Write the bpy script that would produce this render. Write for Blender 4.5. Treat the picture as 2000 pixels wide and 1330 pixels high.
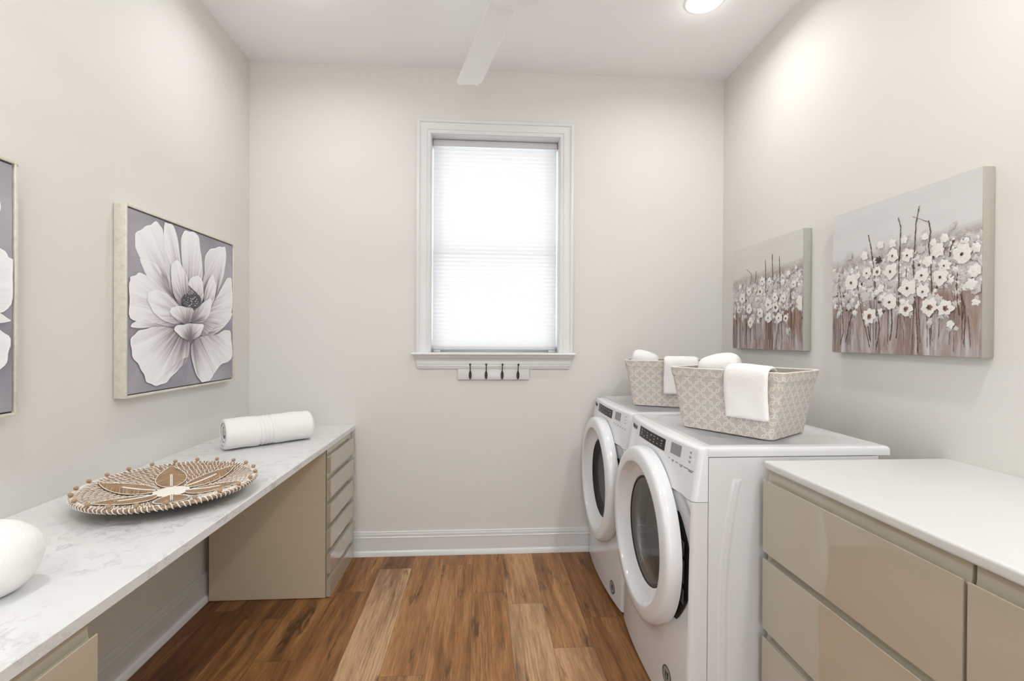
import bpy, bmesh, math, random
from mathutils import Vector, Matrix, noise

random.seed(7)
for o in list(bpy.data.objects):
    bpy.data.objects.remove(o)
scene = bpy.context.scene
COL = scene.collection
PI = math.pi

# ---------------------------------------------------------------- camera
EYE = Vector((0.0, 0.0, 1.361))
YAW, PITCH, ROLL = 0.0663806, -0.0050708, 0.0057558
cam_data = bpy.data.cameras.new('camera')
cam_data.sensor_fit = 'HORIZONTAL'
cam_data.sensor_width = 36.0
cam_data.lens = 922.876 / 2000 * 36.0
cam_data.clip_start = 0.02
cam = bpy.data.objects.new('camera', cam_data)
COL.objects.link(cam)
_r = Vector((math.cos(YAW), -math.sin(YAW), 0))
_f = Vector((math.sin(YAW) * math.cos(PITCH), math.cos(YAW) * math.cos(PITCH), math.sin(PITCH)))
_u = Vector((-math.sin(YAW) * math.sin(PITCH), -math.cos(YAW) * math.sin(PITCH), math.cos(PITCH)))
_r2 = _r * math.cos(ROLL) + _u * math.sin(ROLL)
_u2 = _u * math.cos(ROLL) - _r * math.sin(ROLL)
M = Matrix.Identity(4)
for i in range(3):
    M[i][0] = _r2[i]; M[i][1] = _u2[i]; M[i][2] = -_f[i]; M[i][3] = EYE[i]
cam.matrix_world = M
scene.camera = cam

# ---------------------------------------------------------------- world, exposure, lights
vs = scene.view_settings
vs.view_transform = 'Standard'
vs.look = 'None'
vs.gamma = 1.0
vs.exposure = 0.37
vs.use_curve_mapping = False

DAYLIGHT = 3.1
world = bpy.data.worlds.new('daylight')
scene.world = world
world.use_nodes = True
bg = world.node_tree.nodes['Background']
bg.inputs[0].default_value = (0.92, 0.965, 1.0, 1)
bg.inputs[1].default_value = DAYLIGHT

XL, XR, YB, YN, ZC = -1.417, 1.580, 3.000, -1.60, 3.050
CAN_POWER = [3.9, 3.4, 8.0, 6.0, 5.0, 4.5]
CAN_SPOTS = [(1.105, 2.295), (-0.86, 2.295), (1.105, 0.75), (-0.86, 0.75), (1.105, -0.85), (-0.86, -0.85)]  # all but the first are unseen; rear pair added to brighten the room
for ci, (cx, cy_) in enumerate(CAN_SPOTS):
    ld = bpy.data.lights.new('can_lamp', 'AREA')
    ld.shape = 'DISK'
    ld.size = 0.13
    ld.energy = CAN_POWER[ci]
    ld.color = (1.0, 0.988, 0.965) if cx > 0 else (0.985, 0.99, 1.0)
    ld.spread = math.radians(165)
    lo = bpy.data.objects.new('can_lamp', ld)
    lo.location = (cx, cy_, ZC - 0.022)
    COL.objects.link(lo)
    # extra point lamp added under each can to brighten the ceiling
    pd_ = bpy.data.lights.new('ceiling_fill', 'POINT')
    pd_.shadow_soft_size = 0.05
    pd_.energy = [0.30, 0.25, 2.5, 2.5, 5.0, 5.0][ci]
    pd_.color = ld.color
    po = bpy.data.objects.new('ceiling_fill', pd_)
    po.location = (cx, cy_, ZC - 0.085)
    COL.objects.link(po)

# ---------------------------------------------------------------- helpers
def link(o):
    COL.objects.link(o)
    return o

def tag(o, label=None, cat=None, group=None, kind=None):
    if label: o['label'] = label
    if cat: o['category'] = cat
    if group: o['group'] = group
    if kind: o['kind'] = kind
    return o

def thing(name, loc, label, cat, group=None, rot=(0, 0, 0)):
    o = bpy.data.objects.new(name, None)
    o.empty_display_size = 0.05
    o.location = loc
    o.rotation_euler = rot
    link(o)
    return tag(o, label, cat, group)

class MB:
    """collects vertices and faces of ONE part"""
    def __init__(s):
        s.v = []; s.f = []; s.m = []; s.sm = []
    def add(s, verts, faces, mi=0, smooth=False):
        b = len(s.v)
        s.v += [tuple(p) for p in verts]
        s.f += [tuple(i + b for i in f) for f in faces]
        s.m += [mi] * len(faces)
        s.sm += [smooth] * len(faces)
        return b
    def box(s, x0, x1, y0, y1, z0, z1, mi=0, bev=0.0, seg=2):
        if bev <= 0:
            v = [(x, y, z) for x in (x0, x1) for y in (y0, y1) for z in (z0, z1)]
            f = [(0, 1, 3, 2), (4, 6, 7, 5), (0, 4, 5, 1), (2, 3, 7, 6), (0, 2, 6, 4), (1, 5, 7, 3)]
            s.add(v, f, mi)
            return s
        bm = bmesh.new()
        bmesh.ops.create_cube(bm, size=1.0)
        for v in bm.verts:
            v.co = Vector(((x0 + x1) / 2 + v.co.x * (x1 - x0), (y0 + y1) / 2 + v.co.y * (y1 - y0), (z0 + z1) / 2 + v.co.z * (z1 - z0)))
        bmesh.ops.bevel(bm, geom=bm.edges[:], offset=bev, segments=seg, profile=0.5, affect='EDGES')
        s.bm(bm, mi, smooth=seg > 1)
        return s
    def bm(s, bm, mi=0, smooth=False):
        bm.verts.ensure_lookup_table(); bm.verts.index_update()
        s.add([v.co[:] for v in bm.verts], [[v.index for v in f.verts] for f in bm.faces], mi, smooth)
        bm.free()
    def grid(s, nu, nv, fn, mi=0, smooth=True, closeu=False, closev=False, keep=None):
        b = [fn(i, j) for j in range(nv) for i in range(nu)]
        fs = []
        for j in range(nv if closev else nv - 1):
            for i in range(nu if closeu else nu - 1):
                a = j * nu + i; c = j * nu + (i + 1) % nu
                d = ((j + 1) % nv) * nu + (i + 1) % nu; e = ((j + 1) % nv) * nu + i
                if keep is None or keep(i, j): fs.append((a, c, d, e))
        return s.add(b, fs, mi, smooth)
    def lathe(s, prof, center, axis='Z', n=64, mi=0, smooth=True, cap0=False, cap1=False):
        """prof: list of (radius, height)"""
        cx, cy, cz = center
        def fn(i, j):
            a = 2 * PI * i / n; r, h = prof[j]
            c, d = r * math.cos(a), r * math.sin(a)
            if axis == 'Z': return (cx + c, cy + d, cz + h)
            if axis == 'X': return (cx + h, cy + c, cz + d)
            return (cx + c, cy + h, cz + d)
        b = s.grid(n, len(prof), fn, mi, smooth, closeu=True)
        if cap0: s.f.append(tuple(b + i for i in range(n))); s.m.append(mi); s.sm.append(False)
        if cap1: s.f.append(tuple(b + (len(prof) - 1) * n + i for i in range(n))[::-1]); s.m.append(mi); s.sm.append(False)
        return s
    def tube(s, pts, r, n=8, mi=0, closed=False, caps=True):
        P = [Vector(p) for p in pts]
        m = len(P)
        rr = r if isinstance(r, (list, tuple)) else [r] * m
        ref = None; rings = []
        for i in range(m):
            a = P[(i - 1) % m] if (closed or i > 0) else P[i]
            c = P[(i + 1) % m] if (closed or i < m - 1) else P[i]
            t = (c - a)
            t = t.normalized() if t.length > 1e-9 else Vector((0, 0, 1))
            if ref is None:
                ref = Vector((0, 0, 1)) if abs(t.z) < 0.9 else Vector((1, 0, 0))
            nrm = (ref - t * ref.dot(t))
            nrm = nrm.normalized() if nrm.length > 1e-6 else t.orthogonal().normalized()
            ref = nrm
            bi = t.cross(nrm)
            rings.append([P[i] + (nrm * math.cos(2 * PI * k / n) + bi * math.sin(2 * PI * k / n)) * rr[i] for k in range(n)])
        vs_ = [p for ring in rings for p in ring]
        fs = []
        for j in range(m if closed else m - 1):
            for k in range(n):
                j2 = (j + 1) % m
                fs.append((j * n + k, j * n + (k + 1) % n, j2 * n + (k + 1) % n, j2 * n + k))
        if caps and not closed:
            fs.append(tuple(range(n))[::-1]); fs.append(tuple((m - 1) * n + k for k in range(n)))
        s.add(vs_, fs, mi, True)
        return s
    def sphere(s, c, r, n=14, m=9, mi=0, sc=(1, 1, 1)):
        prof = [(max(1e-5, r * math.sin(PI * j / (m - 1))), -r * math.cos(PI * j / (m - 1))) for j in range(m)]
        def fn(i, j):
            a = 2 * PI * i / n
            return (c[0] + prof[j][0] * math.cos(a) * sc[0], c[1] + prof[j][0] * math.sin(a) * sc[1], c[2] + prof[j][1] * sc[2])
        s.grid(n, m, fn, mi, True, closeu=True)
        return s
    def prism(s, poly, axis, a, b, mi=0, smooth=False):
        """poly in the two other axes (in xyz order), extruded along axis from a to b"""
        n = len(poly)
        def mk(p, h):
            return (h, p[0], p[1]) if axis == 'X' else ((p[0], h, p[1]) if axis == 'Y' else (p[0], p[1], h))
        v = [mk(p, a) for p in poly] + [mk(p, b) for p in poly]
        f = [(i, (i + 1) % n, n + (i + 1) % n, n + i) for i in range(n)]
        base = s.add(v, f, mi, smooth)
        s.f.append(tuple(base + i for i in range(n))[::-1]); s.m.append(mi); s.sm.append(False)
        s.f.append(tuple(base + n + i for i in range(n))); s.m.append(mi); s.sm.append(False)
        return s
    def build(s, name, mats, parent=None, org=(0, 0, 0), auto=None, attrs=None):
        me = bpy.data.meshes.new(name)
        ox, oy, oz = org
        me.from_pydata([(x - ox, y - oy, z - oz) for x, y, z in s.v], [], s.f)
        if not isinstance(mats, (list, tuple)): mats = [mats]
        for m_ in mats: me.materials.append(m_)
        me.polygons.foreach_set('material_index', s.m)
        me.polygons.foreach_set('use_smooth', s.sm)
        me.update()
        bm = bmesh.new(); bm.from_mesh(me)
        if attrs is None:
            bmesh.ops.recalc_face_normals(bm, faces=bm.faces[:])
        bm.to_mesh(me); bm.free()
        if attrs:
            for an, (typ, dom, data) in attrs.items():
                at = me.attributes.new(an, typ, dom)
                key = {'FLOAT': 'value', 'FLOAT_VECTOR': 'vector', 'FLOAT_COLOR': 'color'}[typ]
                flat = [c for d in data for c in d] if typ != 'FLOAT' else list(data)
                at.data.foreach_set(key, flat)
        if auto is not None:
            try: me.set_sharp_from_angle(angle=math.radians(auto))
            except Exception: pass
        o = bpy.data.objects.new(name, me)
        if parent is not None:
            o.parent = parent
        else:
            o.location = org
        link(o)
        return o

# ---------------------------------------------------------------- materials
MATS = {}
class NT:
    def __init__(s, name):
        s.m = bpy.data.materials.new(name); s.m.use_nodes = True
        s.t = s.m.node_tree; s.N = s.t.nodes; s.L = s.t.links
        s.p = s.N['Principled BSDF']
        MATS[name] = s.m
    def n(s, typ, **kw):
        x = s.N.new(typ)
        for k, v in kw.items():
            if k == 'ins':
                for kk, vv in v.items():
                    if isinstance(vv, bpy.types.NodeSocket): s.L.new(vv, x.inputs[kk])
                    else: x.inputs[kk].default_value = vv
            else: setattr(x, k, v)
        return x
    def math(s, op, a, b=0.0, c=0.0, clamp=False):
        x = s.N.new('ShaderNodeMath'); x.operation = op; x.use_clamp = clamp
        for i, q in enumerate((a, b, c)):
            if isinstance(q, bpy.types.NodeSocket): s.L.new(q, x.inputs[i])
            else: x.inputs[i].default_value = q
        return x.outputs[0]
    def mix(s, fac, a, b, mode='MIX'):
        x = s.N.new('ShaderNodeMix'); x.data_type = 'RGBA'; x.blend_type = mode
        for i, q in ((0, fac), (6, a), (7, b)):
            if isinstance(q, bpy.types.NodeSocket): s.L.new(q, x.inputs[i])
            else: x.inputs[i].default_value = q if i == 0 else (tuple(q) + (1,))[:4]
        return x.outputs[2]
    def ramp(s, fac, stops, interp='LINEAR'):
        x = s.N.new('ShaderNodeValToRGB'); cr = x.color_ramp; cr.interpolation = interp
        while len(cr.elements) < len(stops): cr.elements.new(0.5)
        for e, (p, c) in zip(cr.elements, stops):
            e.position = p; e.color = (tuple(c) + (1,))[:4] if isinstance(c, (tuple, list)) else (c, c, c, 1)
        s.L.new(fac, x.inputs[0])
        return x.outputs[0]
    def coord(s, kind='Object'):
        return s.n('ShaderNodeTexCoord').outputs[kind]
    def mapping(s, vec, scale=(1, 1, 1), loc=(0, 0, 0), rot=(0, 0, 0)):
        x = s.n('ShaderNodeMapping', ins={'Vector': vec, 'Scale': scale, 'Location': loc, 'Rotation': rot})
        return x.outputs[0]
    def noise(s, vec, scale=5, detail=3, rough=0.5, dist=0.0, out=0):
        x = s.n('ShaderNodeTexNoise', ins={'Vector': vec, 'Scale': scale, 'Detail': detail, 'Roughness': rough, 'Distortion': dist})
        return x.outputs[out]
    def bump(s, h, strength=0.3, dist=0.002):
        x = s.n('ShaderNodeBump', ins={'Height': h, 'Strength': strength, 'Distance': dist})
        s.L.new(x.outputs[0], s.p.inputs['Normal'])
    def base(s, c, rough=0.5, **kw):
        if isinstance(c, bpy.types.NodeSocket): s.L.new(c, s.p.inputs['Base Color'])
        else: s.p.inputs['Base Color'].default_value = (tuple(c) + (1,))[:4]
        if isinstance(rough, bpy.types.NodeSocket): s.L.new(rough, s.p.inputs['Roughness'])
        else: s.p.inputs['Roughness'].default_value = rough
        for k, v in kw.items():
            s.p.inputs[k.replace('_', ' ')].default_value = v
        return s.m

def lin(r, g, b):
    f = lambda c: (c / 255 / 12.92) if c <= 10.3 else (((c / 255) + 0.055) / 1.055) ** 2.4
    return (f(r), f(g), f(b))

def simple(name, c, rough=0.5, var=0.0, bumps=0.0, bscale=200, **kw):
    t = NT(name)
    co = t.coord()
    col = c
    if var:
        nz = t.noise(co, 6, 4)
        col = t.mix(t.math('MULTIPLY', nz, var), c, tuple(x * 0.8 for x in c))
    t.base(col, rough, **kw)
    if bumps:
        t.bump(t.noise(co, bscale, 3), bumps, 0.001)
    return t.m

WALL = simple('wall_paint', lin(226, 223.7, 219), 0.75, 0.05, 0.06, 350)
CEIL = simple('ceiling_paint', lin(250, 250, 249), 0.85, 0.03, 0.05, 300)
TRIM = simple('trim_paint', lin(226, 227, 227), 0.28, 0.02)
CAB = simple('cabinet_lacquer', lin(187, 178, 160), 0.07, 0.02, Coat_Weight=0.8)
CABSIDE = simple('cabinet_side_laminate', lin(210, 197, 173), 0.32, 0.03)
CABDARK = simple('cabinet_gap', lin(70, 60, 48), 0.6)
ENAMEL = simple('white_enamel', lin(222, 223, 225), 0.13, 0.015, Coat_Weight=0.3)
PLAST = simple('white_plastic', lin(232, 234, 237), 0.12, 0.015)
BLACKG = simple('black_gloss', (0.010, 0.010, 0.011), 0.35, Specular_IOR_Level=0.18)
BLACKR = simple('black_rubber', (0.015, 0.014, 0.013), 0.5)
GREYR = simple('recess_grey', (0.05, 0.048, 0.045), 0.35)
GREYD = simple('display_grey', (0.28, 0.28, 0.28), 0.3)
INK = simple('dark_ink', (0.09, 0.09, 0.09), 0.5)
INKL = simple('light_ink', (0.45, 0.45, 0.46), 0.5)
STEEL = simple('drum_steel', (0.42, 0.41, 0.40), 0.3, 0.2, Metallic=0.9)
TUBW = simple('tub_plastic', (0.55, 0.54, 0.52), 0.35)
BRONZE = simple('dark_bronze', (0.055, 0.045, 0.038), 0.3, Metallic=0.85)
CHROME = simple('brushed_nickel', (0.6, 0.6, 0.6), 0.3, Metallic=1.0)
WHITETOP = simple('white_laminate', lin(217, 217, 214), 0.35, 0.01)
FANW = simple('fan_white', lin(250, 250, 250), 0.4, 0.01)
RAILW = simple('shade_rail', lin(215, 216, 218), 0.35)
BEAD = simple('wood_bead', lin(176, 148, 116), 0.45, 0.6)
CORD = simple('white_cord', lin(244, 239, 230), 0.8, 0.1, 0.4, 900)

t = NT('wall_opening_glass')
t.base((1, 1, 1), 0.0, IOR=1.45)
t.p.inputs['Transmission Weight'].default_value = 1.0
_tr = t.n('ShaderNodeBsdfTransparent'); _mx = t.n('ShaderNodeMixShader', ins={0: 0.08, 1: _tr.outputs[0], 2: t.p.outputs[0]})
t.L.new(_mx.outputs[0], t.N['Material Output'].inputs[0])
PANE = t.m

def door_glass(name, tint, body, f):
    t = NT(name)
    t.base(body, 0.04, IOR=1.5)
    tr = t.n('ShaderNodeBsdfTransparent', ins={'Color': tint + (1,)})
    mx = t.n('ShaderNodeMixShader', ins={0: f, 1: tr.outputs[0], 2: t.p.outputs[0]})
    t.L.new(mx.outputs[0], t.N['Material Output'].inputs[0])
    return t.m
DGLASS = door_glass('door_glass', (0.75, 0.75, 0.73), (0.13, 0.128, 0.122), 0.55)
DGLASS2 = door_glass('door_glass_clear', (0.82, 0.82, 0.82), (0.05, 0.05, 0.05), 0.2)

t = NT('shade_fabric')
d = t.n('ShaderNodeBsdfDiffuse', ins={'Color': (0.88, 0.89, 0.90, 1)})
tl = t.n('ShaderNodeBsdfTranslucent', ins={'Color': (0.50, 0.505, 0.515, 1)})
mx = t.n('ShaderNodeMixShader', ins={0: 0.30, 1: d.outputs[0], 2: tl.outputs[0]})
t.L.new(mx.outputs[0], t.N['Material Output'].inputs[0])
SHADE = t.m

t = NT('can_lens')
t.base((1, 1, 1), 0.5)
t.p.inputs['Emission Color'].default_value = (1.0, 0.97, 0.93, 1)
t.p.inputs['Emission Strength'].default_value = 6.0
LENS = t.m

# terry towel
def towel_mat(name, c):
    t = NT(name)
    co = t.coord()
    t.base(c, 0.95)
    t.p.inputs['Sheen Weight'].default_value = 0.4
    a = t.noise(co, 260, 3, 0.6); b = t.noise(co, 60, 3)
    t.bump(t.math('ADD', a, t.math('MULTIPLY', b, 0.8)), 0.6, 0.003)
    return t.m
TOWEL = towel_mat('white_terry', lin(243, 242, 240))

# marble
t = NT('marble')
co = t.coord()
w = t.noise(co, 2.2, 4, 0.55, 0, 1)
wv = t.n('ShaderNodeVectorMath', operation='SCALE', ins={0: w, 'Scale': 0.55}).outputs[0]
v1 = t.n('ShaderNodeVectorMath', operation='ADD', ins={0: co, 1: wv}).outputs[0]
a = t.math('ABSOLUTE', t.math('SUBTRACT', t.noise(v1, 5.5, 8, 0.68), 0.5))
vein = t.math('SUBTRACT', 1.0, t.math('MULTIPLY', a, 34.0), clamp=True)
a2 = t.math('ABSOLUTE', t.math('SUBTRACT', t.noise(t.mapping(v1, (1, 1, 1), (3.3, 1.7, 0)), 9.0, 6, 0.65), 0.5))
vein2 = t.math('SUBTRACT', 1.0, t.math('MULTIPLY', a2, 30.0), clamp=True)
mask = t.ramp(t.noise(co, 3.1, 3, 0.6), [(0.46, 0.0), (0.62, 1.0)])
mask2 = t.ramp(t.noise(t.mapping(co, (1, 1, 1), (9, 2, 4)), 4.3, 3, 0.6), [(0.48, 0.0), (0.66, 1.0)])
cloud = t.ramp(t.noise(v1, 5, 5, 0.6), [(0.35, 0.0), (0.75, 1.0)])
c = t.mix(t.math('MULTIPLY', cloud, 0.22), lin(226, 227, 227), lin(206, 207, 208))
c = t.mix(t.math('MULTIPLY', t.math('MULTIPLY', vein, mask), 0.5), c, lin(148, 148, 151))
c = t.mix(t.math('MULTIPLY', t.math('MULTIPLY', vein2, mask2), 0.42), c, lin(156, 152, 148))
t.base(c, 0.22)
MARBLE = t.m

# plank floor
t = NT('plank_floor')
uv = t.n('ShaderNodeAttribute', attribute_name='plank_uv').outputs['Vector']      # metres inside the plank
sd = t.n('ShaderNodeAttribute', attribute_name='plank_seed').outputs['Vector']
tone = t.n('ShaderNodeAttribute', attribute_name='plank_tone').outputs['Fac']
uvs = t.n('ShaderNodeVectorMath', operation='ADD', ins={0: uv, 1: sd}).outputs[0]
wob = t.noise(t.mapping(uvs, (3.0, 1.2, 1)), 1.6, 3, 0.5, 0, 1)
wsc = t.n('ShaderNodeVectorMath', operation='MULTIPLY_ADD', ins={0: wob, 1: (0.035, 0.12, 0), 2: uvs}).outputs[0]
fine = t.noise(t.mapping(wsc, (210, 9, 1)), 1.0, 6, 0.7)
mid = t.noise(t.mapping(wsc, (34, 2.6, 1)), 1.0, 7, 0.68)
broad = t.noise(t.mapping(wsc, (11, 1.1, 1)), 1.0, 3, 0.5)
# cathedral rings
dst = t.n('ShaderNodeVectorMath', operation='MULTIPLY', ins={0: wsc, 1: (9.0, 1.0, 0)}).outputs[0]
wave = t.n('ShaderNodeTexWave', wave_type='RINGS', rings_direction='Z', ins={'Vector': dst, 'Scale': 2.6, 'Distortion': 3.5, 'Detail': 3, 'Detail Scale': 1.2}).outputs['Fac']
base = t.ramp(tone, [(0.0, lin(118, 78, 46)), (0.25, lin(146, 98, 58)), (0.5, lin(180, 128, 76)), (0.72, lin(192, 144, 98)), (1.0, lin(206, 166, 128))])
dark = t.mix(1.0, base, (0.30, 0.24, 0.18), 'MULTIPLY')
lite = t.mix(0.30, base, lin(222, 186, 142))
k = t.math('ADD', t.math('MULTIPLY', mid, 0.55), t.math('MULTIPLY', broad, 0.45))
c = t.mix(t.ramp(k, [(0.44, 0.0), (0.60, 1.0)]), base, t.mix(0.78, base, dark))
c = t.mix(t.math('MULTIPLY', t.ramp(k, [(0.34, 1.0), (0.46, 0.0)]), 0.7), c, lite)
c = t.mix(t.math('MULTIPLY', t.ramp(fine, [(0.46, 0.0), (0.66, 1.0)]), 0.50), c, dark)
wm = t.ramp(t.noise(t.mapping(uvs, (7, 1.3, 1), (5, 5, 0)), 1.0, 2), [(0.50, 0.0), (0.60, 1.0)])
c = t.mix(t.math('MULTIPLY', t.math('MULTIPLY', t.ramp(wave, [(0.0, 1.0), (0.22, 0.0)]), wm), 0.45), c, dark)
# cracks and knots
ck = t.math('ABSOLUTE', t.math('SUBTRACT', t.noise(t.mapping(wsc, (15, 2.2, 1), (2, 7, 0)), 1.0, 3, 0.6), 0.5))
ckm = t.ramp(t.noise(t.mapping(uvs, (13, 2.6, 1), (8, 3, 0)), 1.0, 3), [(0.55, 0.0), (0.64, 1.0)])
crack = t.math('MULTIPLY', t.math('SUBTRACT', 1.0, t.math('MULTIPLY', ck, 16.0), clamp=True), ckm)
c = t.mix(t.math('MULTIPLY', crack, 0.8), c, lin(62, 40, 26))
# seams
sx = t.n('ShaderNodeSeparateXYZ', ins={0: uv})
w_ = t.n('ShaderNodeAttribute', attribute_name='plank_size').outputs['Vector']
sw = t.n('ShaderNodeSeparateXYZ', ins={0: w_})
ex = t.math('MINIMUM', sx.outputs[0], t.math('SUBTRACT', sw.outputs[0], sx.outputs[0]))
ey = t.math('MINIMUM', sx.outputs[1], t.math('SUBTRACT', sw.outputs[1], sx.outputs[1]))
e = t.math('MINIMUM', ex, ey)
seam = t.ramp(t.math('MULTIPLY', e, 100.0), [(0.06, 1.0), (0.14, 0.0)])
c = t.mix(t.math('MULTIPLY', seam, 0.6), c, lin(70, 45, 24))
t.base(c, t.math('ADD', 0.38, t.math('MULTIPLY', fine, 0.15)))
t.bump(t.math('SUBTRACT', t.math('MULTIPLY', fine, 0.25), seam), 0.25, 0.0012)
FLOOR = t.m

# trellis fabric: uv metres on the basket walls
t = NT('trellis_fabric')
uv = t.n('ShaderNodeAttribute', attribute_name='cloth_uv').outputs['Vector']
wn = t.noise(uv, 14, 2, 0.5, 0, 1)
uv2 = t.n('ShaderNodeVectorMath', operation='MULTIPLY_ADD', ins={0: wn, 1: (0.004, 0.004, 0), 2: uv}).outputs[0]
sx = t.n('ShaderNodeSeparateXYZ', ins={0: uv2})
A = t.math('MULTIPLY', sx.outputs[0], 2 * PI / 0.056)
B = t.math('MULTIPLY', sx.outputs[1], 2 * PI / 0.050)
Fv = t.math('ADD', t.math('COSINE', A), t.math('COSINE', B))
F3 = t.math('ADD', t.math('COSINE', t.math('MULTIPLY', A, 3.0)), t.math('COSINE', t.math('MULTIPLY', B, 3.0)))
FF = t.math('ABSOLUTE', t.math('ADD', Fv, t.math('MULTIPLY', F3, 0.27)))
ln_ = t.math('ABSOLUTE', t.math('SUBTRACT', FF, 0.32))
line = t.ramp(ln_, [(0.10, 1.0), (0.20, 0.0)])
weave = t.noise(t.mapping(uv, (900, 900, 900)), 1, 2)
cb = t.mix(weave, lin(182, 174, 167), lin(204, 197, 190))
seg = t.n('ShaderNodeAttribute', attribute_name='cloth_band').outputs['Fac']
cl = t.mix(t.math('MULTIPLY', line, 0.85), cb, lin(240, 234, 225))
t.base(cl, 0.85)
t.bump(weave, 0.3, 0.001)
TRELLIS = t.m
LINING = simple('basket_lining', lin(176, 166, 155), 0.9, 0.2, 0.3, 500)

# raffia
t = NT('raffia_leaf')
st = t.n('ShaderNodeAttribute', attribute_name='straw').outputs['Vector']
s1 = t.noise(t.mapping(st, (14, 330, 1)), 1, 4, 0.6)
s2 = t.noise(t.mapping(st, (8, 120, 1)), 1, 3, 0.6)
c = t.ramp(s1, [(0.34, lin(98, 72, 50)), (0.50, lin(168, 136, 104)), (0.68, lin(210, 182, 150))])
c = t.mix(t.math('MULTIPLY', t.ramp(s2, [(0.5, 0.0), (0.7, 1.0)]), 0.5), c, lin(150, 108, 70))
t.base(c, 0.7)
t.bump(t.math('ADD', s1, s2), 1.0, 0.004)
RAFFIA = t.m
t = NT('coiled_rope')
st = t.n('ShaderNodeAttribute', attribute_name='straw').outputs['Vector']
s1 = t.noise(t.mapping(st, (40, 200, 1)), 1, 3, 0.6)
c = t.ramp(s1, [(0.3, lin(112, 88, 70)), (0.55, lin(160, 136, 116)), (0.75, lin(196, 174, 152))])
t.base(c, 0.8)
t.bump(s1, 0.8, 0.002)
ROPE = t.m

# painted petals: attribute 'paint' = (distance from the heart, streak coordinate, rim)
t = NT('petal_paint')
pa = t.n('ShaderNodeAttribute', attribute_name='paint').outputs['Vector']
sp = t.n('ShaderNodeSeparateXYZ', ins={0: pa})
st = t.noise(t.mapping(pa, (1.6, 30, 0)), 1, 4, 0.6)
st2 = t.noise(t.mapping(pa, (1.2, 9, 0), (3, 3, 0)), 1, 2, 0.5)
d = t.math('ADD', sp.outputs[0], t.math('ADD', t.math('MULTIPLY', t.math('SUBTRACT', st, 0.5), 0.75), t.math('MULTIPLY', t.math('SUBTRACT', st2, 0.5), 0.7)))
c = t.ramp(d, [(0.10, lin(118, 104, 114)), (0.32, lin(166, 156, 164)), (0.50, lin(214, 210, 214)), (0.74, lin(240, 239, 242)), (1.0, lin(248, 248, 251))])
c = t.mix(t.math('MULTIPLY', sp.outputs[2], 0.9), c, lin(252, 251, 254))
t.base(c, 0.55)
PETAL = t.m
t = NT('lavender_ground')
co = t.coord('Object')
c = t.ramp(t.noise(co, 3.5, 4), [(0.3, lin(142, 139, 150)), (0.7, lin(180, 177, 186))])
t.base(c, 0.55)
LAV = t.m
STAM = simple('stamen_dark', lin(78, 76, 86), 0.5)
STAML = simple('stamen_light', lin(214, 214, 222), 0.5)
BLACKLINE = simple('frame_inner_black', lin(58, 56, 58), 0.5)
t = NT('silver_leaf_frame')
co = t.coord()
n1 = t.noise(co, 45, 5, 0.7)
c = t.ramp(n1, [(0.27, lin(120, 116, 108)), (0.33, lin(214, 208, 194)), (0.6, lin(229, 224, 211))])
t.base(c, 0.4, Metallic=0.25)
SILV = t.m

# meadow ground: v in 0..1 from the canvas' own uv
def meadow(name, horizon, sky, low, warm):
    t = NT(name)
    uv = t.n('ShaderNodeAttribute', attribute_name='canvas_uv').outputs['Vector']
    sx = t.n('ShaderNodeSeparateXYZ', ins={0: uv})
    vv = t.math('ADD', sx.outputs[1], t.math('MULTIPLY', t.math('SUBTRACT', t.noise(uv, 4, 4, 0.6), 0.5), 0.10))
    vv = t.math('ADD', vv, t.math('MULTIPLY', sx.outputs[0], -0.06))
    sk = t.mix(t.noise(t.mapping(uv, (1.5, 9, 1)), 1, 4), sky, tuple(x * 0.86 for x in sky))
    patch = t.noise(t.mapping(uv, (26, 22, 1)), 1, 5, 0.75, 0.8)
    fld = t.ramp(patch, [(0.36, lin(128, 112, 108)), (0.46, lin(176, 166, 164)), (0.56, lin(214, 210, 208)), (0.66, lin(238, 237, 234))])
    stv = t.noise(t.mapping(uv, (17, 2.0, 1)), 1, 5, 0.72, 0.8)
    gr = t.ramp(stv, [(0.34, low), (0.46, lin(152, 134, 128)), (0.58, lin(184, 176, 178)), (0.70, lin(206, 204, 210))])
    wm = t.ramp(t.noise(t.mapping(uv, (5, 2, 1), (4, 1, 0)), 1, 3), [(0.45, 0.0), (0.65, 1.0)])
    gr = t.mix(t.math('MULTIPLY', wm, 0.6), gr, warm)
    c = t.mix(t.ramp(vv, [(0.30, 0.0), (0.42, 1.0)]), gr, fld)
    c = t.mix(t.ramp(vv, [(horizon - 0.05, 0.0), (horizon + 0.05, 1.0)]), c, sk)
    hz = t.math('SUBTRACT', 1.0, t.math('MULTIPLY', t.math('ABSOLUTE', t.math('SUBTRACT', vv, horizon - 0.01)), 14.0), clamp=True)
    c = t.mix(t.math('MULTIPLY', hz, 0.5), c, lin(158, 142, 134))
    t.base(c, 0.5)
    t.bump(t.noise(t.mapping(uv, (60, 60, 1)), 1, 4, 0.7), 0.5, 0.002)
    return t.m
MEADOW1 = meadow('meadow_ground', 0.62, lin(222, 221, 221), lin(112, 96, 90), lin(146, 120, 102))
MEADOW2 = meadow('meadow_ground_rust', 0.66, lin(224, 222, 216), lin(104, 82, 68), lin(140, 100, 72))
t = NT('blossom_white')
co = t.coord()
t.base(t.mix(t.noise(co, 160, 3), lin(244, 242, 238), lin(224, 219, 213)), 0.5)
t.bump(t.noise(co, 220, 3), 0.6, 0.002)
BLOOM = t.m
BLOOMG = simple('blossom_hazy', lin(206, 202, 200), 0.6, 0.3)
BLOOMD = simple('blossom_heart', lin(66, 54, 50), 0.5)
BLOOMB = simple('blossom_heart_brown', lin(140, 108, 84), 0.5, 0.5)
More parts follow.
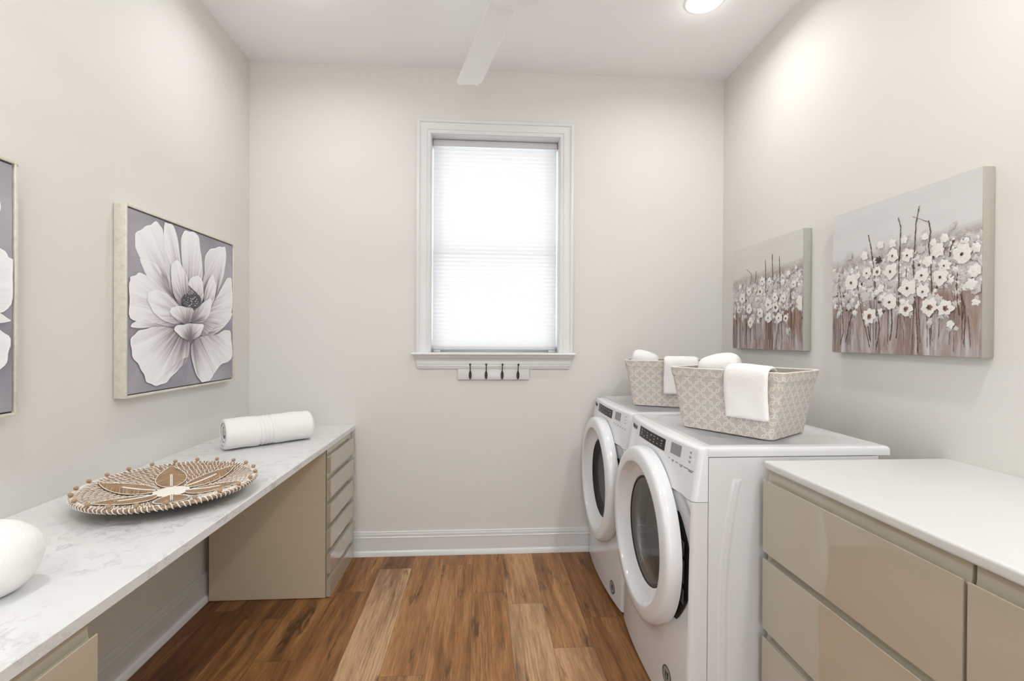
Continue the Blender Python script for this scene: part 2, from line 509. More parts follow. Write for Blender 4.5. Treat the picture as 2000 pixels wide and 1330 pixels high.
STEMP = simple('stem_paint', lin(98, 74, 64), 0.5, 0.6)
CANVS = simple('canvas_edge', lin(172, 166, 154), 0.8, 0.05, 0.2, 600)
CANVG = simple('canvas_edge_sage', lin(176, 177, 168), 0.8, 0.05, 0.2, 600)
PETALS=[((2.321,1.453),[(2.204,1.53),(2.188,1.583),(2.147,1.632),(2.093,1.664),(2.025,1.663),(1.994,1.673),(1.976,1.701),(1.969,1.748),(2.007,1.784),(2.051,1.813),(2.093,1.846),(2.132,1.829),(2.148,1.793),(2.152,1.733),(2.167,1.669),(2.198,1.598),(2.241,1.526)]),((2.252,1.499),[(2.22,1.528),(2.132,1.551),(2.052,1.594),(2.018,1.627),(1.998,1.671),(2.029,1.665),(2.093,1.664),(2.117,1.648),(2.132,1.617),(2.162,1.574),(2.22,1.538)]),((2.321,1.453),[(2.146,1.852),(2.187,1.861),(2.229,1.838),(2.249,1.772),(2.265,1.69),(2.274,1.635),(2.263,1.563),(2.23,1.518),(2.204,1.544),(2.178,1.582),(2.155,1.687),(2.144,1.785)]),((2.321,1.453),[(2.262,1.81),(2.285,1.85),(2.331,1.868),(2.38,1.873),(2.402,1.85),(2.418,1.782),(2.437,1.71),(2.431,1.64),(2.381,1.575),(2.32,1.554),(2.285,1.651),(2.268,1.719)]),((2.321,1.453),[(2.649,1.864),(2.647,1.766),(2.62,1.68),(2.554,1.584),(2.498,1.524),(2.431,1.58),(2.438,1.656),(2.454,1.682),(2.446,1.734),(2.459,1.778),(2.49,1.813),(2.553,1.834),(2.611,1.851)]),((2.526,1.518),[(2.649,1.862),(2.642,1.799),(2.62,1.704),(2.568,1.609),(2.533,1.55),(2.561,1.624),(2.568,1.697),(2.575,1.771),(2.604,1.825)]),((2.321,1.453),[(2.658,1.696),(2.706,1.704),(2.719,1.642),(2.72,1.522),(2.675,1.469),(2.584,1.408),(2.499,1.367),(2.407,1.367),(2.369,1.411),(2.485,1.476),(2.554,1.544),(2.605,1.621)]),((2.419,1.374),[(2.716,1.509),(2.716,1.488),(2.644,1.426),(2.555,1.383),(2.485,1.363),(2.439,1.359),(2.499,1.391),(2.598,1.441),(2.659,1.481)]),((2.321,1.453),[(1.936,1.571),(1.965,1.595),(1.999,1.612),(2.052,1.6),(2.108,1.568),(2.178,1.542),(2.241,1.505),(2.258,1.422),(2.199,1.4),(2.148,1.402),(2.052,1.416),(1.941,1.409),(1.937,1.49)]),((2.22,1.397),[(1.939,1.391),(1.957,1.403),(1.999,1.423),(2.034,1.422),(2.071,1.411),(2.148,1.402),(2.215,1.396),(2.148,1.393),(2.08,1.396),(2.017,1.386),(1.965,1.385)]),((2.321,1.453),[(1.941,1.313),(1.957,1.352),(1.991,1.375),(2.043,1.39),(2.118,1.399),(2.199,1.396),(2.286,1.366),(2.331,1.33),(2.324,1.279),(2.287,1.237),(2.242,1.205),(2.189,1.174),(2.148,1.151),(2.09,1.147),(2.039,1.157),(2.022,1.195),(2,1.234),(1.957,1.264)]),((2.327,1.33),[(2.324,1.272),(2.287,1.23),(2.242,1.212),(2.179,1.182),(2.128,1.156),(2.071,1.151),(2.109,1.174),(2.168,1.19),(2.221,1.224),(2.276,1.245)]),((2.321,1.453),[(2.331,1.33),(2.419,1.367),(2.555,1.374),(2.606,1.396),(2.667,1.408),(2.707,1.39),(2.719,1.249),(2.668,1.23),(2.6,1.221),(2.549,1.184),(2.5,1.14),(2.446,1.136),(2.405,1.142),(2.364,1.196),(2.336,1.271)]),((2.339,1.446),[(2.038,1.513),(2.052,1.54),(2.098,1.552),(2.147,1.549),(2.198,1.526),(2.252,1.499),(2.286,1.452),(2.253,1.411),(2.188,1.416),(2.128,1.428),(2.08,1.449),(2.052,1.479)]),((2.297,1.495),[(2.183,1.664),(2.208,1.699),(2.252,1.702),(2.274,1.671),(2.303,1.653),(2.314,1.604),(2.309,1.56),(2.274,1.536),(2.252,1.499),(2.22,1.524),(2.193,1.577)]),((2.369,1.514),[(2.311,1.597),(2.314,1.626),(2.344,1.648),(2.387,1.659),(2.425,1.647),(2.434,1.61),(2.438,1.565),(2.419,1.526),(2.393,1.583),(2.344,1.608)]),((2.419,1.488),[(2.434,1.565),(2.457,1.62),(2.484,1.662),(2.514,1.691),(2.536,1.661),(2.547,1.623),(2.529,1.549),(2.485,1.507),(2.445,1.512)]),(None,[(2.252,1.527),(2.286,1.558),(2.344,1.571),(2.406,1.566),(2.419,1.533),(2.369,1.5),(2.321,1.493),(2.275,1.501)]),((2.304,1.416),[(2.178,1.457),(2.176,1.474),(2.193,1.488),(2.22,1.493),(2.252,1.499),(2.297,1.496),(2.347,1.498),(2.359,1.47),(2.339,1.432),(2.298,1.415),(2.253,1.422),(2.22,1.438)]),((2.339,1.425),[(2.327,1.424),(2.339,1.465),(2.356,1.488),(2.394,1.505),(2.432,1.534),(2.471,1.552),(2.502,1.567),(2.505,1.524),(2.485,1.476),(2.445,1.44),(2.381,1.426)]),((2.327,1.348),[(2.204,1.392),(2.22,1.408),(2.275,1.414),(2.321,1.424),(2.381,1.422),(2.441,1.429),(2.426,1.389),(2.382,1.355),(2.327,1.338),(2.275,1.348),(2.231,1.369)])]
LCAN=[(1.936,1.85),(1.937,1.125),(2.718,1.876),(2.722,1.137)]
BIGF=[(1.553,1.59,0.025,1),(1.486,1.575,0.027,1),(1.608,1.551,0.032,1),(1.548,1.532,0.023,1),(1.682,1.506,0.029,1),(1.614,1.477,0.027,2),(1.525,1.477,0.029,2),(1.468,1.47,0.026,2),(1.774,1.457,0.03,2),(1.795,1.536,0.025,0),(1.867,1.601,0.034,1),(1.788,1.629,0.022,1),(1.74,1.628,0.019,2),(1.679,1.621,0.028,1),(1.773,1.587,0.019,0),(1.677,1.574,0.014,0),(1.733,1.579,0.011,0),(1.722,1.56,0.018,0),(1.741,1.547,0.013,0),(1.472,1.611,0.02,1),(1.705,1.471,0.007,3),(1.727,1.508,0.006,3),(1.933,1.475,0.014,0),(1.848,1.474,0.013,0),(1.879,1.5,0.016,0),(1.522,1.422,0.012,0),(1.45,1.414,0.015,0),(1.392,1.567,0.011,0),(1.374,1.58,0.024,0),(1.384,1.539,0.021,0),(1.884,1.543,0.016,0),(1.956,1.564,0.017,0),(1.951,1.63,0.022,0),(1.626,1.502,0.013,0),(1.592,1.5,0.012,0),(1.363,1.524,0.016,0),(1.53,1.634,0.021,0),(1.832,1.625,0.015,0),(1.608,1.669,0.023,1),(1.669,1.678,0.024,1),(1.729,1.672,0.015,3),(1.556,1.68,0.018,0),(1.413,1.64,0.031,1),(1.494,1.666,0.027,0),(1.472,1.701,0.017,0),(1.724,1.728,0.018,0),(1.799,1.699,0.02,0),(1.622,1.726,0.016,0),(1.447,1.734,0.011,0),(1.4,1.679,0.011,0),(1.37,1.651,0.018,0),(1.671,1.724,0.019,0),(1.877,1.712,0.018,0),(1.54,1.721,0.015,0),(1.51,1.695,0.014,0)]
BIGS=[[(1.786,1.78),(1.771,1.72),(1.764,1.673)],[(1.652,1.814),(1.64,1.78),(1.641,1.73),(1.645,1.654)],[(1.567,1.834),(1.579,1.777),(1.582,1.718),(1.584,1.674)],[(1.532,1.775),(1.524,1.735),(1.531,1.684),(1.524,1.634)],[(1.592,1.803),(1.532,1.769)],[(1.443,1.69),(1.454,1.664),(1.457,1.637)],[(1.764,1.692),(1.753,1.598),(1.751,1.551)],[(1.646,1.672),(1.646,1.579),(1.647,1.454),(1.655,1.368)],[(1.588,1.662),(1.587,1.602),(1.583,1.517),(1.576,1.474),(1.57,1.391),(1.568,1.316)],[(1.524,1.651),(1.519,1.563),(1.517,1.514)],[(1.845,1.627),(1.831,1.549),(1.815,1.462),(1.796,1.41),(1.774,1.333)],[(1.852,1.499),(1.879,1.43),(1.898,1.352)],[(1.431,1.586),(1.434,1.54),(1.43,1.484),(1.424,1.443)],[(1.42,1.511),(1.409,1.47),(1.415,1.429)],[(1.678,1.5),(1.673,1.424),(1.682,1.36)],[(1.74,1.475),(1.728,1.409),(1.742,1.334)],[(1.934,1.595),(1.919,1.496),(1.91,1.395),(1.929,1.344)],[(1.784,1.417),(1.773,1.36)],[(1.614,1.621),(1.62,1.56),(1.644,1.525)]]
BIGC=[(1.979,1.897),(1.358,1.898),(1.972,1.307),(1.351,1.311)]
SMF=[(2.427,1.671,0.02,1),(2.509,1.627,0.024,2),(2.617,1.635,0.023,1),(2.686,1.602,0.03,1),(2.377,1.584,0.024,1),(2.306,1.573,0.021,1),(2.434,1.55,0.032,1),(2.372,1.531,0.026,2),(2.615,1.536,0.028,1),(2.508,1.508,0.028,1),(2.433,1.478,0.027,1),(2.343,1.474,0.026,1),(2.289,1.47,0.018,2),(2.6,1.458,0.028,1),(2.229,1.635,0.019,1),(2.488,1.68,0.024,1),(2.37,1.644,0.019,0),(2.622,1.691,0.021,0),(2.54,1.553,0.02,0),(2.597,1.584,0.021,0),(2.56,1.63,0.012,1),(2.418,1.621,0.018,0),(2.315,1.655,0.02,0),(2.183,1.598,0.018,0),(2.183,1.551,0.028,0),(2.179,1.523,0.023,0),(2.274,1.399,0.014,0),(2.679,1.478,0.016,0),(2.525,1.461,0.013,0),(2.708,1.673,0.017,0),(2.184,1.672,0.012,0),(2.27,1.693,0.017,0),(2.769,1.528,0.014,0),(2.662,1.668,0.014,0),(2.504,1.577,0.015,0),(2.213,1.713,0.012,0),(2.378,1.687,0.018,0)]
SMS=[[(2.648,1.767),(2.604,1.738),(2.594,1.704)],[(2.552,1.745),(2.56,1.678)],[(2.468,1.793),(2.462,1.688),(2.465,1.615)],[(2.408,1.814),(2.403,1.711),(2.402,1.68)],[(2.348,1.793),(2.342,1.683),(2.338,1.623)],[(2.258,1.619),(2.253,1.499),(2.252,1.408)],[(2.651,1.633),(2.647,1.381)],[(2.754,1.608),(2.751,1.44)],[(2.562,1.446),(2.56,1.359)],[(2.437,1.442),(2.436,1.36)],[(2.351,1.44),(2.365,1.345)],[(2.412,1.457),(2.411,1.365)]]
SMC=[(2.796,1.9),(2.168,1.891),(2.793,1.308),(2.162,1.306)]
# ---------------------------------------------------------------- room shell
def struct(name, mb, mats, org=(0, 0, 0), parent=None, **kw):
    o = mb.build(name, mats, parent, org, **kw)
    if parent is None: o['kind'] = 'structure'
    return o

# plank floor: one mesh, one quad per plank
PW = 0.1815
TONES = {(-3, 0): 1.0, (-3, 1): 0.22, (-2, 0): 0.62, (-2, 1): 0.55, (-1, 0): 0.52, (-1, 1): 0.45, (0, 0): 0.48, (1, 0): 0.92, (1, 1): 0.74,
         (2, 0): 0.84, (2, 1): 0.60, (3, 0): 0.36, (-4, 0): 0.34, (-4, 1): 0.40, (-5, 0): 0.50, (-5, 1): 0.5, (-6, 0): 0.40, (-6, 1): 0.30, (-7, 0): 0.12, (-8, 0): 0.2, (4, 0): 0.4}
CUT = {-3: 2.812, -2: 1.918, -1: 1.62, 0: 1.30, 1: 2.407, 2: 2.052, 3: 1.05, -4: 1.35, -5: 2.035, -6: 2.345, -7: 1.2, -8: 1.7, 4: 2.5}
mb = MB(); uvd = []; seeds = []; tones = []; sizes = []
rnd = random.Random(3)
for k in range(-8, 10):
    x0 = -0.036 + PW * k; x1 = x0 + PW
    cut = CUT.get(k, rnd.uniform(0.5, 2.5))
    ys = [cut]
    while ys[0] > YN: ys.insert(0, ys[0] - 1.22)
    while ys[-1] < YB: ys.append(ys[-1] + 1.22)
    for j in range(len(ys) - 1):
        y0, y1 = ys[j], ys[j + 1]
        a0, a1 = max(x0, XL - 0.05), min(x1, XR + 0.05); b0, b1 = max(y0, YN - 0.02), min(y1, YB + 0.02)
        if a1 <= a0 or b1 <= b0: continue
        mb.add([(a0, b0, 0), (a1, b0, 0), (a1, b1, 0), (a0, b1, 0)], [(0, 1, 2, 3)])
        idx = 1 if y0 >= cut - 1e-6 else 0
        tn = TONES.get((k, idx), TONES.get((k, 0), rnd.uniform(0.2, 0.8))) if y1 > cut - 1.3 else rnd.uniform(0.2, 0.8)
        sd = (rnd.uniform(0, 40), rnd.uniform(0, 40), rnd.uniform(0, 10))
        for (px, py) in ((a0, b0), (a1, b0), (a1, b1), (a0, b1)):
            uvd.append((px - x0, py - y0, 0)); seeds.append(sd); tones.append(tn); sizes.append((x1 - x0, y1 - y0, 0))
nfl = len(mb.f)
o = struct('floor', mb, FLOOR, attrs={'plank_uv': ('FLOAT_VECTOR', 'CORNER', uvd), 'plank_seed': ('FLOAT_VECTOR', 'CORNER', seeds),
                                      'plank_tone': ('FLOAT', 'CORNER', tones), 'plank_size': ('FLOAT_VECTOR', 'CORNER', sizes)})
struct('floor_base', MB().box(XL - 0.1, XR + 0.1, YN - 0.1, YB + 0.15, -0.08, -0.004), CABDARK)
struct('ceiling', MB().box(XL - 0.1, XR + 0.1, YN - 0.1, YB + 0.15, ZC, ZC + 0.1), CEIL)
struct('wall_left', MB().box(XL - 0.12, XL, YN - 0.12, YB + 0.15, 0, ZC), WALL)
struct('wall_right', MB().box(XR, XR + 0.12, YN - 0.12, YB + 0.15, 0, ZC), WALL)
DX0, DX1, DH = -0.38, 0.56, 2.20     # unseen cased opening, added behind the camera to let in fill light
struct('wall_near', MB().box(XL, DX0, YN - 0.12, YN, 0, ZC).box(DX1, XR, YN - 0.12, YN, 0, ZC).box(DX0, DX1, YN - 0.12, YN, DH, ZC), WALL)
mb = MB()
mb.box(DX0 - 0.09, DX0, YN, YN + 0.02, 0, DH + 0.09).box(DX1, DX1 + 0.09, YN, YN + 0.02, 0, DH + 0.09).box(DX0, DX1, YN, YN + 0.02, DH, DH + 0.09)
struct('added_opening_trim', mb, TRIM)  # casing of the added light opening
# back wall with the window opening
WX0, WX1, WZ0, WZ1 = -0.318, 0.502, 1.262, 2.642
mb = MB()
mb.box(XL, WX0, YB, YB + 0.15, 0, ZC).box(WX1, XR, YB, YB + 0.15, 0, ZC).box(WX0, WX1, YB, YB + 0.15, 0, WZ0).box(WX0, WX1, YB, YB + 0.15, WZ1, ZC)
struct('wall_back', mb, WALL)

# baseboards with cap and quarter round shoe
BP = [(0, 0), (0.030, 0), (0.029, 0.012), (0.024, 0.024), (0.016, 0.030), (0.015, 0.031), (0.015, 0.108), (0.017, 0.110), (0.017, 0.1125), (0.013, 0.116), (0.013, 0.132), (0.010, 0.134), (0.009, 0.144), (0.004, 0.147), (0, 0.147)]
struct('baseboard_back', MB().prism([(YB - d, z) for d, z in BP], 'X', XL, XR), TRIM, auto=30)
struct('baseboard_left', MB().prism([(XL + d, z) for d, z in BP], 'Y', YN, YB), TRIM, auto=30)
struct('baseboard_right', MB().prism([(XR - d, z) for d, z in BP], 'Y', YN, YB), TRIM, auto=30)

# ---------------------------------------------------------------- window
# casing (trim_1): mitred profile round three sides
CO = 0.086
prof = [(0.0, 0.0), (0.0, 0.010), (0.008, 0.012), (0.011, 0.010), (0.020, 0.0115), (0.022, 0.015), (0.050, 0.017), (0.062, 0.019), (0.064, 0.024), (0.070, 0.027), (0.080, 0.027), (CO, 0.022), (CO, 0.0)]
mb = MB()
n = len(prof)
def cas(i, j):
    d, h = prof[i]
    P = [(WX0 - d, 1.268), (WX0 - d, WZ1 + d), (WX1 + d, WZ1 + d), (WX1 + d, 1.268)][j]
    return (P[0], YB - h, P[1])
mb.grid(n, 4, cas, 0, False, closeu=True)
for j in (0, 3):
    mb.f.append(tuple(j * n + i for i in range(n))); mb.m.append(0); mb.sm.append(False)
struct('trim_1', mb, TRIM)
# stool and apron (trim_2)
mb = MB()
SX0, SX1 = -0.424, 0.600
mb.prism([(YB + 0.10, 1.252), (YB - 0.052, 1.252), (YB - 0.057, 1.256), (YB - 0.058, 1.261), (YB - 0.056, 1.266), (YB - 0.052, 1.268), (YB + 0.10, 1.268)], 'X', WX0, WX1, 0)
for a, b in ((SX0, WX0), (WX1, SX1)):
    mb.prism([(YB, 1.252), (YB - 0.052, 1.252), (YB - 0.057, 1.256), (YB - 0.058, 1.261), (YB - 0.056, 1.266), (YB - 0.052, 1.268), (YB, 1.268)], 'X', a, b, 0)
AP = [(0.0, 1.252), (0.044, 1.252), (0.040, 1.240), (0.030, 1.232), (0.022, 1.222), (0.019, 1.214), (0.019, 1.196), (0.017, 1.194), (0.017, 1.180), (0.013, 1.177), (0.012, 1.168), (0.0, 1.168)]
n = len(AP)
def apf(i, j):
    d, z = AP[i]
    s = (z - 1.168) / 0.084
    x = (-0.390 - 0.020 * s) if j == 0 else (0.566 + 0.020 * s)
    return (x, YB - d, z)
mb.grid(n, 2, apf, 0, False, closeu=True)
b0 = len(mb.v) - 2 * n
for j in (0, 1):
    mb.f.append(tuple(b0 + j * n + i for i in range(n))); mb.m.append(0); mb.sm.append(False)
struct('trim_2', mb, TRIM)
# jambs and sashes
win = thing('window_1', (0.092, YB + 0.12, WZ0), None, None); win['kind'] = 'structure'
ox, oy, oz = 0.092, YB + 0.12, WZ0
def wbox(mb, x0, x1, y0, y1, z0, z1, bev=0.0): return mb.box(x0 - ox, x1 - ox, y0 - oy, y1 - oy, z0 - oz, z1 - oz, 0, bev)
mb = MB()
wbox(mb, WX0, WX0 + 0.004, YB, YB + 0.15, 1.268, WZ1); wbox(mb, WX1 - 0.004, WX1, YB, YB + 0.15, 1.268, WZ1); wbox(mb, WX0 + 0.004, WX1 - 0.004, YB, YB + 0.15, WZ1 - 0.004, WZ1)
mb.build('window_frame', TRIM, win)
ZM = 1.915
for nm, z0, z1, yy in (('lower_sash', WZ0, ZM + 0.022, YB + 0.122), ('upper_sash', ZM - 0.022, WZ1, YB + 0.157)):
    mb = MB(); s = 0.034
    wbox(mb, WX0, WX0 + s, yy, yy + 0.034, z0, z1); wbox(mb, WX1 - s, WX1, yy, yy + 0.034, z0, z1)
    wbox(mb, WX0 + s, WX1 - s, yy, yy + 0.034, z0, z0 + (0.06 if nm == 'lower_sash' else 0.044)); wbox(mb, WX0 + s, WX1 - s, yy, yy + 0.034, z1 - 0.044, z1)
    so = mb.build(nm, TRIM, win)
    pm = MB(); wbox(pm, WX0 + s, WX1 - s, yy + 0.015, yy + 0.019, z0 + 0.045, z1 - 0.044)
    pm.build('pane', PANE, so)

# cellular shade
sh = thing('cellular_shade', (0.092, YB + 0.095, WZ0 + 0.006), 'white cellular shade with fine horizontal pleats, lowered over the window', 'window shade')
ox, oy, oz = 0.092, YB + 0.095, WZ0 + 0.006
mb = MB(); wbox(mb, WX0 + 0.008, WX1 - 0.008, oy - 0.026, oy + 0.026, WZ1 - 0.044, WZ1 - 0.006, 0.004)
hr = mb.build('headrail', RAILW, sh)
mb = MB(); wbox(mb, WX0 + 0.38, WX0 + 0.43, oy - 0.034, oy - 0.026, WZ1 - 0.043, WZ1 - 0.033, 0.002); mb.build('bracket_clip', RAILW, hr)
for xx in (WX0 + 0.005, WX1 - 0.008):
    mb = MB(); wbox(mb, xx, xx + 0.004, oy - 0.028, oy + 0.026, WZ1 - 0.046, WZ1 - 0.004); mb.build('end_cap', GREYD, hr)
zt, zb = WZ1 - 0.045, 1.306
NP = 50
def plf(i, j):
    z = zt + (zb - zt) * j / (NP * 2)
    y = oy - 0.012 - (0.0032 if j % 2 else 0.0)
    return ((WX0 + 0.010 if i == 0 else WX1 - 0.010) - ox, y - oy, z - oz)
def plb(i, j):
    z = zt + (zb - zt) * j / (NP * 2)
    y = oy + 0.006 + (0.0055 if j % 2 else 0.0)
    return ((WX0 + 0.010 if i == 0 else WX1 - 0.010) - ox, y - oy, z - oz)
mb = MB(); mb.grid(2, NP * 2 + 1, plf, 0, False)
mb.build('pleated_fabric', SHADE, sh)
mb = MB(); wbox(mb, WX0 + 0.010, WX1 - 0.010, oy - 0.022, oy + 0.014, 1.284, 1.306, 0.004)
br = mb.build('bottom_rail', RAILW, sh)
for xx in (WX0 + 0.014, WX1 - 0.06):
    mb = MB(); wbox(mb, xx, xx + 0.046, oy - 0.020, oy + 0.010, 1.268, 1.2835, 0.003); mb.build('hold_down_clip', GREYD if False else RAILW, br)

# hook rail
hk = thing('hook_rail', (0.084, YB, 1.130), 'short white wooden rail with four dark metal hooks under the window sill', 'hook rail')
ox, oy, oz = 0.084, YB, 1.130
mb = MB(); wbox(mb, -0.1425, 0.3105, YB - 0.014, YB, 1.0965, 1.1665, 0.004); mb.build('board', TRIM, hk)
for xx in (-0.119, 0.287):
    mb = MB(); mb.sphere((xx - ox, -0.014, 1.131 - oz), 0.0055, sc=(1, .5, 1)); mb.build('screw_cover', TRIM, hk)
for xx in (-0.064, 0.036, 0.1375, 0.2375):
    x = xx - ox
    mb = MB()
    # almond shaped back plate
    m_ = 20
    pl = [(x + 0.0095 * math.sin(2 * PI * i / m_) * (1.0), -0.0 + (1.1265 - oz) + 0.027 * math.cos(2 * PI * i / m_)) for i in range(m_)]
    mb.prism(pl, 'Y', -0.0175, -0.0140)
    zc = 1.127 - oz
    # upper prong and lower prong
    mb.tube([(x, -0.016, zc + 0.010), (x, -0.022, zc + 0.030), (x, -0.030, zc + 0.050), (x, -0.040, zc + 0.062), (x, -0.050, zc + 0.067)], [0.0035, 0.003, 0.003, 0.003, 0.0034], 8)
    mb.sphere((x, -0.053, zc + 0.068), 0.0068)
    mb.tube([(x, -0.016, zc - 0.002), (x, -0.024, zc - 0.016), (x, -0.034, zc - 0.020), (x, -0.041, zc - 0.012), (x, -0.042, zc - 0.004)], [0.0035, 0.003, 0.003, 0.003, 0.0032], 8)
    mb.sphere((x, -0.042, zc + 0.0), 0.006)
    mb.build('hook', BRONZE, hk)

# ---------------------------------------------------------------- left side: drawer cabinets and marble top
CT = 0.8145   # left counter height
def drawer_mesh(xf, sgn, y0, y1, z0, z1, ztop, org, depth=0.022):
    """xf = outer face x, sgn=+1 when the face looks to +x. a slab with a rolled finger lip and the strip behind it"""
    ox, oy, oz = org
    pr = [(-depth, z0), (0.0, z0), (0.0, z1 - 0.001), (-0.0015, z1 + 0.0005), (-0.004, z1), (-0.007, z1 - 0.008), (-0.012, z1 - 0.012), (-0.0175, z1 - 0.008), (-0.0195, z1 + 0.002), (-0.0198, ztop), (-depth, ztop)]
    mb = MB()
    mb.prism([(xf + sgn * d - ox, z - oz) for d, z in pr], 'Y', y0 - oy, y1 - oy)
    return mb

def cabinet(name, loc, label, x0, x1, y0, y1, zt, fronts, xf, sgn, fy0, fy1, side_mat=CABSIDE, drawer_mat=CAB):
    c = thing(name, loc, label, 'cabinet')
    ox, oy, oz = loc
    mb = MB(); tk = 0.018
    mb.box(x0 - ox, x1 - ox, y0 - oy, y0 + tk - oy, 0.003, zt)
    mb.box(x0 - ox, x1 - ox, y1 - tk - oy, y1 - oy, 0.003, zt)
    mb.box(x0 - ox, x1 - ox, y0 + tk - oy, y1 - tk - oy, 0.003, tk)
    mb.box(x0 - ox, x1 - ox, y0 + tk - oy, y1 - tk - oy, zt - tk, zt)
    bx = (x0, x0 + 0.01) if sgn > 0 else (x1 - 0.01, x1)
    mb.box(bx[0] - ox, bx[1] - ox, y0 + tk - oy, y1 - tk - oy, tk, zt - tk)
    mb.build('carcass', side_mat, c)
    for z0, z1, ztop in fronts:
        drawer_mesh(xf, sgn, fy0, fy1, z0, z1, ztop, loc).build('drawer', drawer_mat, c, auto=25)
    return c

fz = [(.6518, .7444), (.5217, .6152), (.3915, .487), (.2627, .3595), (.1273, .2276), (.0050, .0992)]
fr = []
for i, (a, b) in enumerate(fz):
    top = 0.783 if i == 0 else fz[i - 1][0] - 0.0025
    fr.append((a, b, top))
cabinet('drawer_cabinet', (-1.10, 2.752, 0), 'tall greige six-drawer cabinet standing in the far left corner under the marble top', -1.3835, -0.8005, 2.514, 2.964, 0.784, fr, -0.775, 1, 2.5165, 2.962)
fr = [(.520, .7546, .783), (.262, .4975, .5175), (.005, .240, .2595)]
cabinet('drawer_cabinet', (-1.10, 0.62, 0), 'greige cabinet in the lower left corner carrying the near end of the marble top', -1.3835, -0.8005, 0.22, 1.0105, 0.784, fr, -0.775, 1, 0.222, 1.013)
mb = MB().box(XL, -0.7767, 0.15, YB, 0.7865, CT, 0, 0.0018, 1)
o = mb.build('marble_countertop', MARBLE, None, (-1.10, 1.6, 0.7865))
tag(o, 'long white marble countertop with grey veins along the left wall', 'countertop')

# ---------------------------------------------------------------- right side: cabinets and white top
rz = [(.6655, .9000), (.4124, .6417), (.1550, .3835), (.0060, .1270)]
fr = [(a, b, (0.9335 if i == 0 else rz[i - 1][0] - 0.004)) for i, (a, b) in enumerate(rz)]
cabinet('drawer_cabinet', (1.25, 1.17, 0), 'wide greige cabinet of deep drawers beside the near dryer', 0.9545, 1.5475, 0.851, 1.493, 0.934, fr, 0.932, -1, 0.8505, 1.4965)
cabinet('drawer_cabinet', (1.25, 0.50, 0), 'greige cabinet cut off by the right edge of the photo, next to the wide one', 0.9545, 1.5475, 0.19, 0.839, 0.934, fr, 0.932, -1, 0.192, 0.8415)
mb = MB().box(0.9345, XR, 0.12, 1.500, 0.9355, 0.9622, 0, 0.007, 4)
o = mb.build('white_countertop', WHITETOP, None, (1.25, 0.8, 0.9355))
tag(o, 'plain white countertop with rounded edge on the right side', 'countertop')

# ---------------------------------------------------------------- washer and dryer
TXT = {}
def text_mesh(s, size, name='wordmark', extr=0.0004):
    cu = bpy.data.curves.new(name, 'FONT'); cu.body = s; cu.size = size; cu.extrude = extr; cu.align_x = 'CENTER'; cu.align_y = 'CENTER'
    to = bpy.data.objects.new(name, cu); link(to)
    bpy.context.view_layer.update()
    me = bpy.data.meshes.new_from_object(to.evaluated_get(bpy.context.evaluated_depsgraph_get()))
    v = [tuple(p.co) for p in me.vertices]; f = [tuple(p.vertices) for p in me.polygons]
    bpy.data.objects.remove(to); bpy.data.curves.remove(cu); bpy.data.meshes.remove(me)
    return v, f

HW = 0.355
DZ = 0.587     # centre height of the door
def front_x(y, z):
    x = 0.672 + 0.014 * min(z, 0.82) / 0.82 + 0.024 * (abs(y) / HW) ** 2.2
    if z > 0.82: x += 0.15 * (z - 0.82)
    # scooped dish round the door on the handle side
    if y < 0 and z < 0.82:
        d = math.hypot((y + 0.02) / 0.37, (z - DZ) / 0.31)
        s = max(0.0, min(1.0, (1.10 - d) / 0.16))
        side = max(0.0, min(1.0, (-y - 0.16) / 0.1))
        x += 0.016 * s * s * (3 - 2 * s) * side
    return x
def panel_point(y, z, off=0.0012):
    return (front_x(y, z) - off, y, z)

def front_mesh(z0, z1, hole, X0, top=False, ny=64, nz=60):
    """front shell between z0 and z1, wraps back at both sides to x = .7615"""
    cols = []   # (y, mode) ; side return first
    R = 0.020
    side = [0.7615, 0.742, 0.725]
    for sx in side: cols.append(('s', -HW, sx))
    for k in range(1, 5): cols.append(('c', -1, k / 5))
    for i in range(ny + 1): cols.append(('f', -HW + R + (2 * HW - 2 * R) * i / ny, 0))
    for k in range(4, 0, -1): cols.append(('c', 1, k / 5))
    for sx in side[::-1]: cols.append(('s', HW, sx))
    rows = [z0 + (z1 - z0) * j / nz for j in range(nz + 1)]
    pts = [(z, 0.0) for z in rows]
    if top:
        pts = [(z0 + (z1 - z0 - 0.012) * j / nz, 0.0) for j in range(nz + 1)]
        for k in range(1, 7):
            a = k / 6 * PI / 2
            pts.append((z1 - 0.012 + 0.012 * math.sin(a), 0.016 * (1 - math.cos(a))))
        pts.append((z1, 0.05))
    def fn(i, j):
        z, back = pts[j]
        m, a, b = cols[i]
        zz = min(z, z1)
        if m == 'f': x = min(front_x(a, zz) + back, 0.7612); y = a
        elif m == 's': x = max(b, min(0.7615, front_x(HW - R, zz) + R * 1.4 + back)) if b > 0.73 else max(b, front_x(HW - R, zz) + R) + back; x = min(x, 0.7615); y = a
        else:
            t = b * PI / 2
            x = front_x(HW - R, zz) + R * (1 - math.sin(t)) + back; y = a * (HW - R + R * math.cos(t)); x = min(x, 0.7612)
        return (x - X0, y, z)
    mb = MB()
    def keep(i, j):
        m, a, b = cols[i]
        if m != 'f' or not hole: return True
        z = (pts[j][0] + pts[j + 1][0]) / 2; y = a + (HW - R) / ny
        return math.hypot(y, z - DZ) > 0.262
    mb.grid(len(cols), len(pts), fn, 0, True, keep=keep)
    return mb

